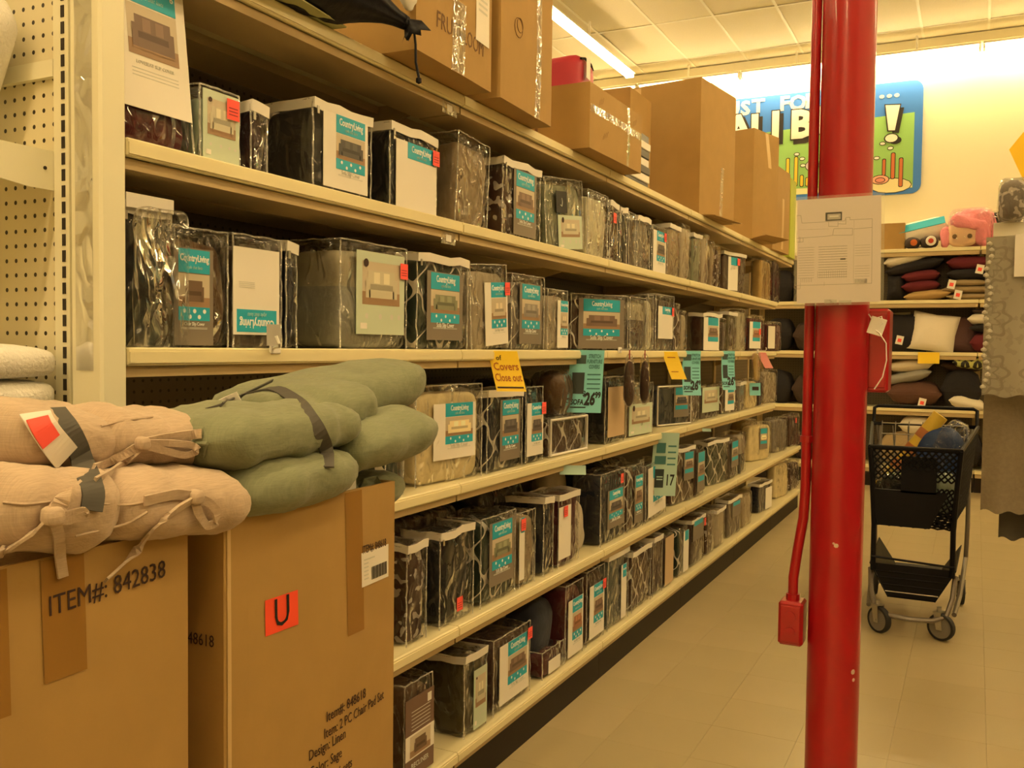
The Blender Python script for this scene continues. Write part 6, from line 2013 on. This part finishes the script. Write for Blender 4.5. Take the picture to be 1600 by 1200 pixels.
def lace_mat(name, c1, c2):
    m, nt, b = newmat(name)
    b.inputs['Roughness'].default_value = .8
    tc = N(nt, 'ShaderNodeTexCoord')
    sp = N(nt, 'ShaderNodeSeparateXYZ')
    nt.links.new(tc.outputs['Object'], sp.inputs[0])
    u = mth(nt, 'SUBTRACT', mth(nt, 'FRACT', mth(nt, 'MULTIPLY', sp.outputs[0], 4.4)), .5)
    v = mth(nt, 'SUBTRACT', mth(nt, 'FRACT', mth(nt, 'MULTIPLY', sp.outputs[2], 4.4)), .5)
    r = mth(nt, 'SQRT', mth(nt, 'ADD', mth(nt, 'MULTIPLY', u, u), mth(nt, 'MULTIPLY', v, v)))
    th = mth(nt, 'ARCTAN2', v, u)
    pet = mth(nt, 'MULTIPLY', mth(nt, 'COSINE', mth(nt, 'MULTIPLY', th, 8.0)), .05)
    r1 = mth(nt, 'LESS_THAN', mth(nt, 'ABSOLUTE', mth(nt, 'SUBTRACT', r, mth(nt, 'ADD', pet, .36))), .030)
    r2 = mth(nt, 'LESS_THAN', mth(nt, 'ABSOLUTE', mth(nt, 'SUBTRACT', r, mth(nt, 'SUBTRACT', .20, pet))), .022)
    wv = N(nt, 'ShaderNodeTexNoise'); wv.inputs['Scale'].default_value = 34; wv.inputs['Detail'].default_value = 3
    nt.links.new(tc.outputs['Object'], wv.inputs['Vector'])
    g = mth(nt, 'GREATER_THAN', wv.outputs['Fac'], .56)
    h = mth(nt, 'MAXIMUM', mth(nt, 'MULTIPLY', mth(nt, 'MAXIMUM', r1, r2), .85), mth(nt, 'MULTIPLY', g, .45))
    mx = N(nt, 'ShaderNodeMix', data_type='RGBA')
    nt.links.new(h, mx.inputs[0])
    mx.inputs[6].default_value = (*c1, 1); mx.inputs[7].default_value = (*c2, 1)
    nt.links.new(mx.outputs[2], b.inputs['Base Color'])
    bp = N(nt, 'ShaderNodeBump'); bp.inputs['Distance'].default_value = .006
    nt.links.new(h, bp.inputs['Height']); nt.links.new(bp.outputs['Normal'], b.inputs['Normal'])
    return m
LACE = lace_mat('grey_lace', (.38, .35, .28), (.27, .245, .19))
TAUPE = plain('taupe_curtain', (.26, .215, .15), .85, bump=.2, scale=60, var=.2)
DKG = plain('dark_grey_curtain', (.085, .075, .06), .85, bump=.2, scale=40)
rk = thing('curtain_rack', 'white metal display rack with arms holding the curtain panels', 'rack', (.66, 4.40, 0))
mb = MB(); mb.tube([(0, .3, .02), (0, .3, 2.20)], .02, 12); mb.build('rack_post', HOUS, rk, smooth=True)
mb = MB(); mb.bevbox((-.30, .10, 0), (.30, .50, .02), .004); mb.build('rack_base', HOUS, rk)
for (y, z) in ((.0, 1.925), (.10, 1.30), (.2, .80)):
    mb = MB(); mb.tube([(0, .3, z), (0, y, z), (-.60, y, z)], .008, 8); mb.build('rack_arm', HOUS, rk, smooth=True)
mb = MB(); mb.bevbox((-.61, -.012, 1.885), (.12, .0, 1.945), .003); mb.build('top_rail', HOUS, rk)
t = drape('lace_curtain', 'pale grey lace curtain panel hanging above the taupe panel', 'curtain', .025, .72, 1.22, 1.885, 4.385, LACE, folds=3, amp=.014, seed=1)
mb = MB()
for k in range(24):
    mb.lathe([(0, -.012), (.011, -.004), (.011, .004), (0, .012)], c=(-.335 + .01 * math.sin(k), -.018, -.03 - k * .026), seg=6)
ls = mb.build('beaded_trim', plain('lace_trim', (.55, .52, .44), .6), t)
ls['kind'] = 'stuff'
tg = thing('curtain_card', 'white card insert pinned on the lace curtain panel', 'sign', (.30, 4.355, 1.715))
mb = MB(); mb.bevbox((-.17, -.003, 0), (.17, 0, .175), .001); mb.build('card', PAPER, tg)
boxobj('printed_picture', (-.115, -.0042, .05), (.02, -.0032, .125), plain('tan_print', (.38, .24, .12), .6), tg)
drape('taupe_curtain', 'taupe curtain panel hanging below the grey lace panel', 'curtain', .035, .72, .715, 1.27, 4.49, TAUPE, folds=4, amp=.018, seed=2)
drape('grey_curtain', 'dark grey curtain panel hanging lowest under the taupe panel', 'curtain', .11, .72, .585, .79, 4.60, DKG, folds=4, amp=.018, seed=3)
for k in range(2):
    bundle('bagged_pillow', ['clear bag of grey patterned cloth standing on the white rail, nearer one', 'clear bag of grey patterned cloth standing on the white rail, farther one'][k], 'pillow', (.12 + .17 * k, 4.39 + .05 * k, 1.9455), (.10, .15, .17), 'grey', 'camo', p=3, seed=95 + k)
# yellow hanging sign on its brown post
ys = thing('yellow_sign', 'yellow burst shaped sign on a tan post over the curtain rack', 'sign', (.40, 8.0, 0))
pts = []
for k in range(12):
    a = math.radians(k * 30 + 15)
    r = .30 if k % 2 == 0 else .255
    pts.append((r * math.cos(a), 2.87 + r * math.sin(a)))
mb = MB(); mb.prism([(-.22, 2.94), (-.13, 3.06), (.12, 3.13), (.34, 3.0), (.34, 2.74), (.12, 2.62), (-.10, 2.66)], -.01, .01)
mb.build('sign_plate', plain('sign_plate_yellow', (.95, .60, .01), .5), ys)
mb = MB(); mb.bevbox((.03, .012, 0), (.07, .052, 2.9), .003); mb.build('sign_post', plain('tan_post', (.42, .28, .14), .6), ys)
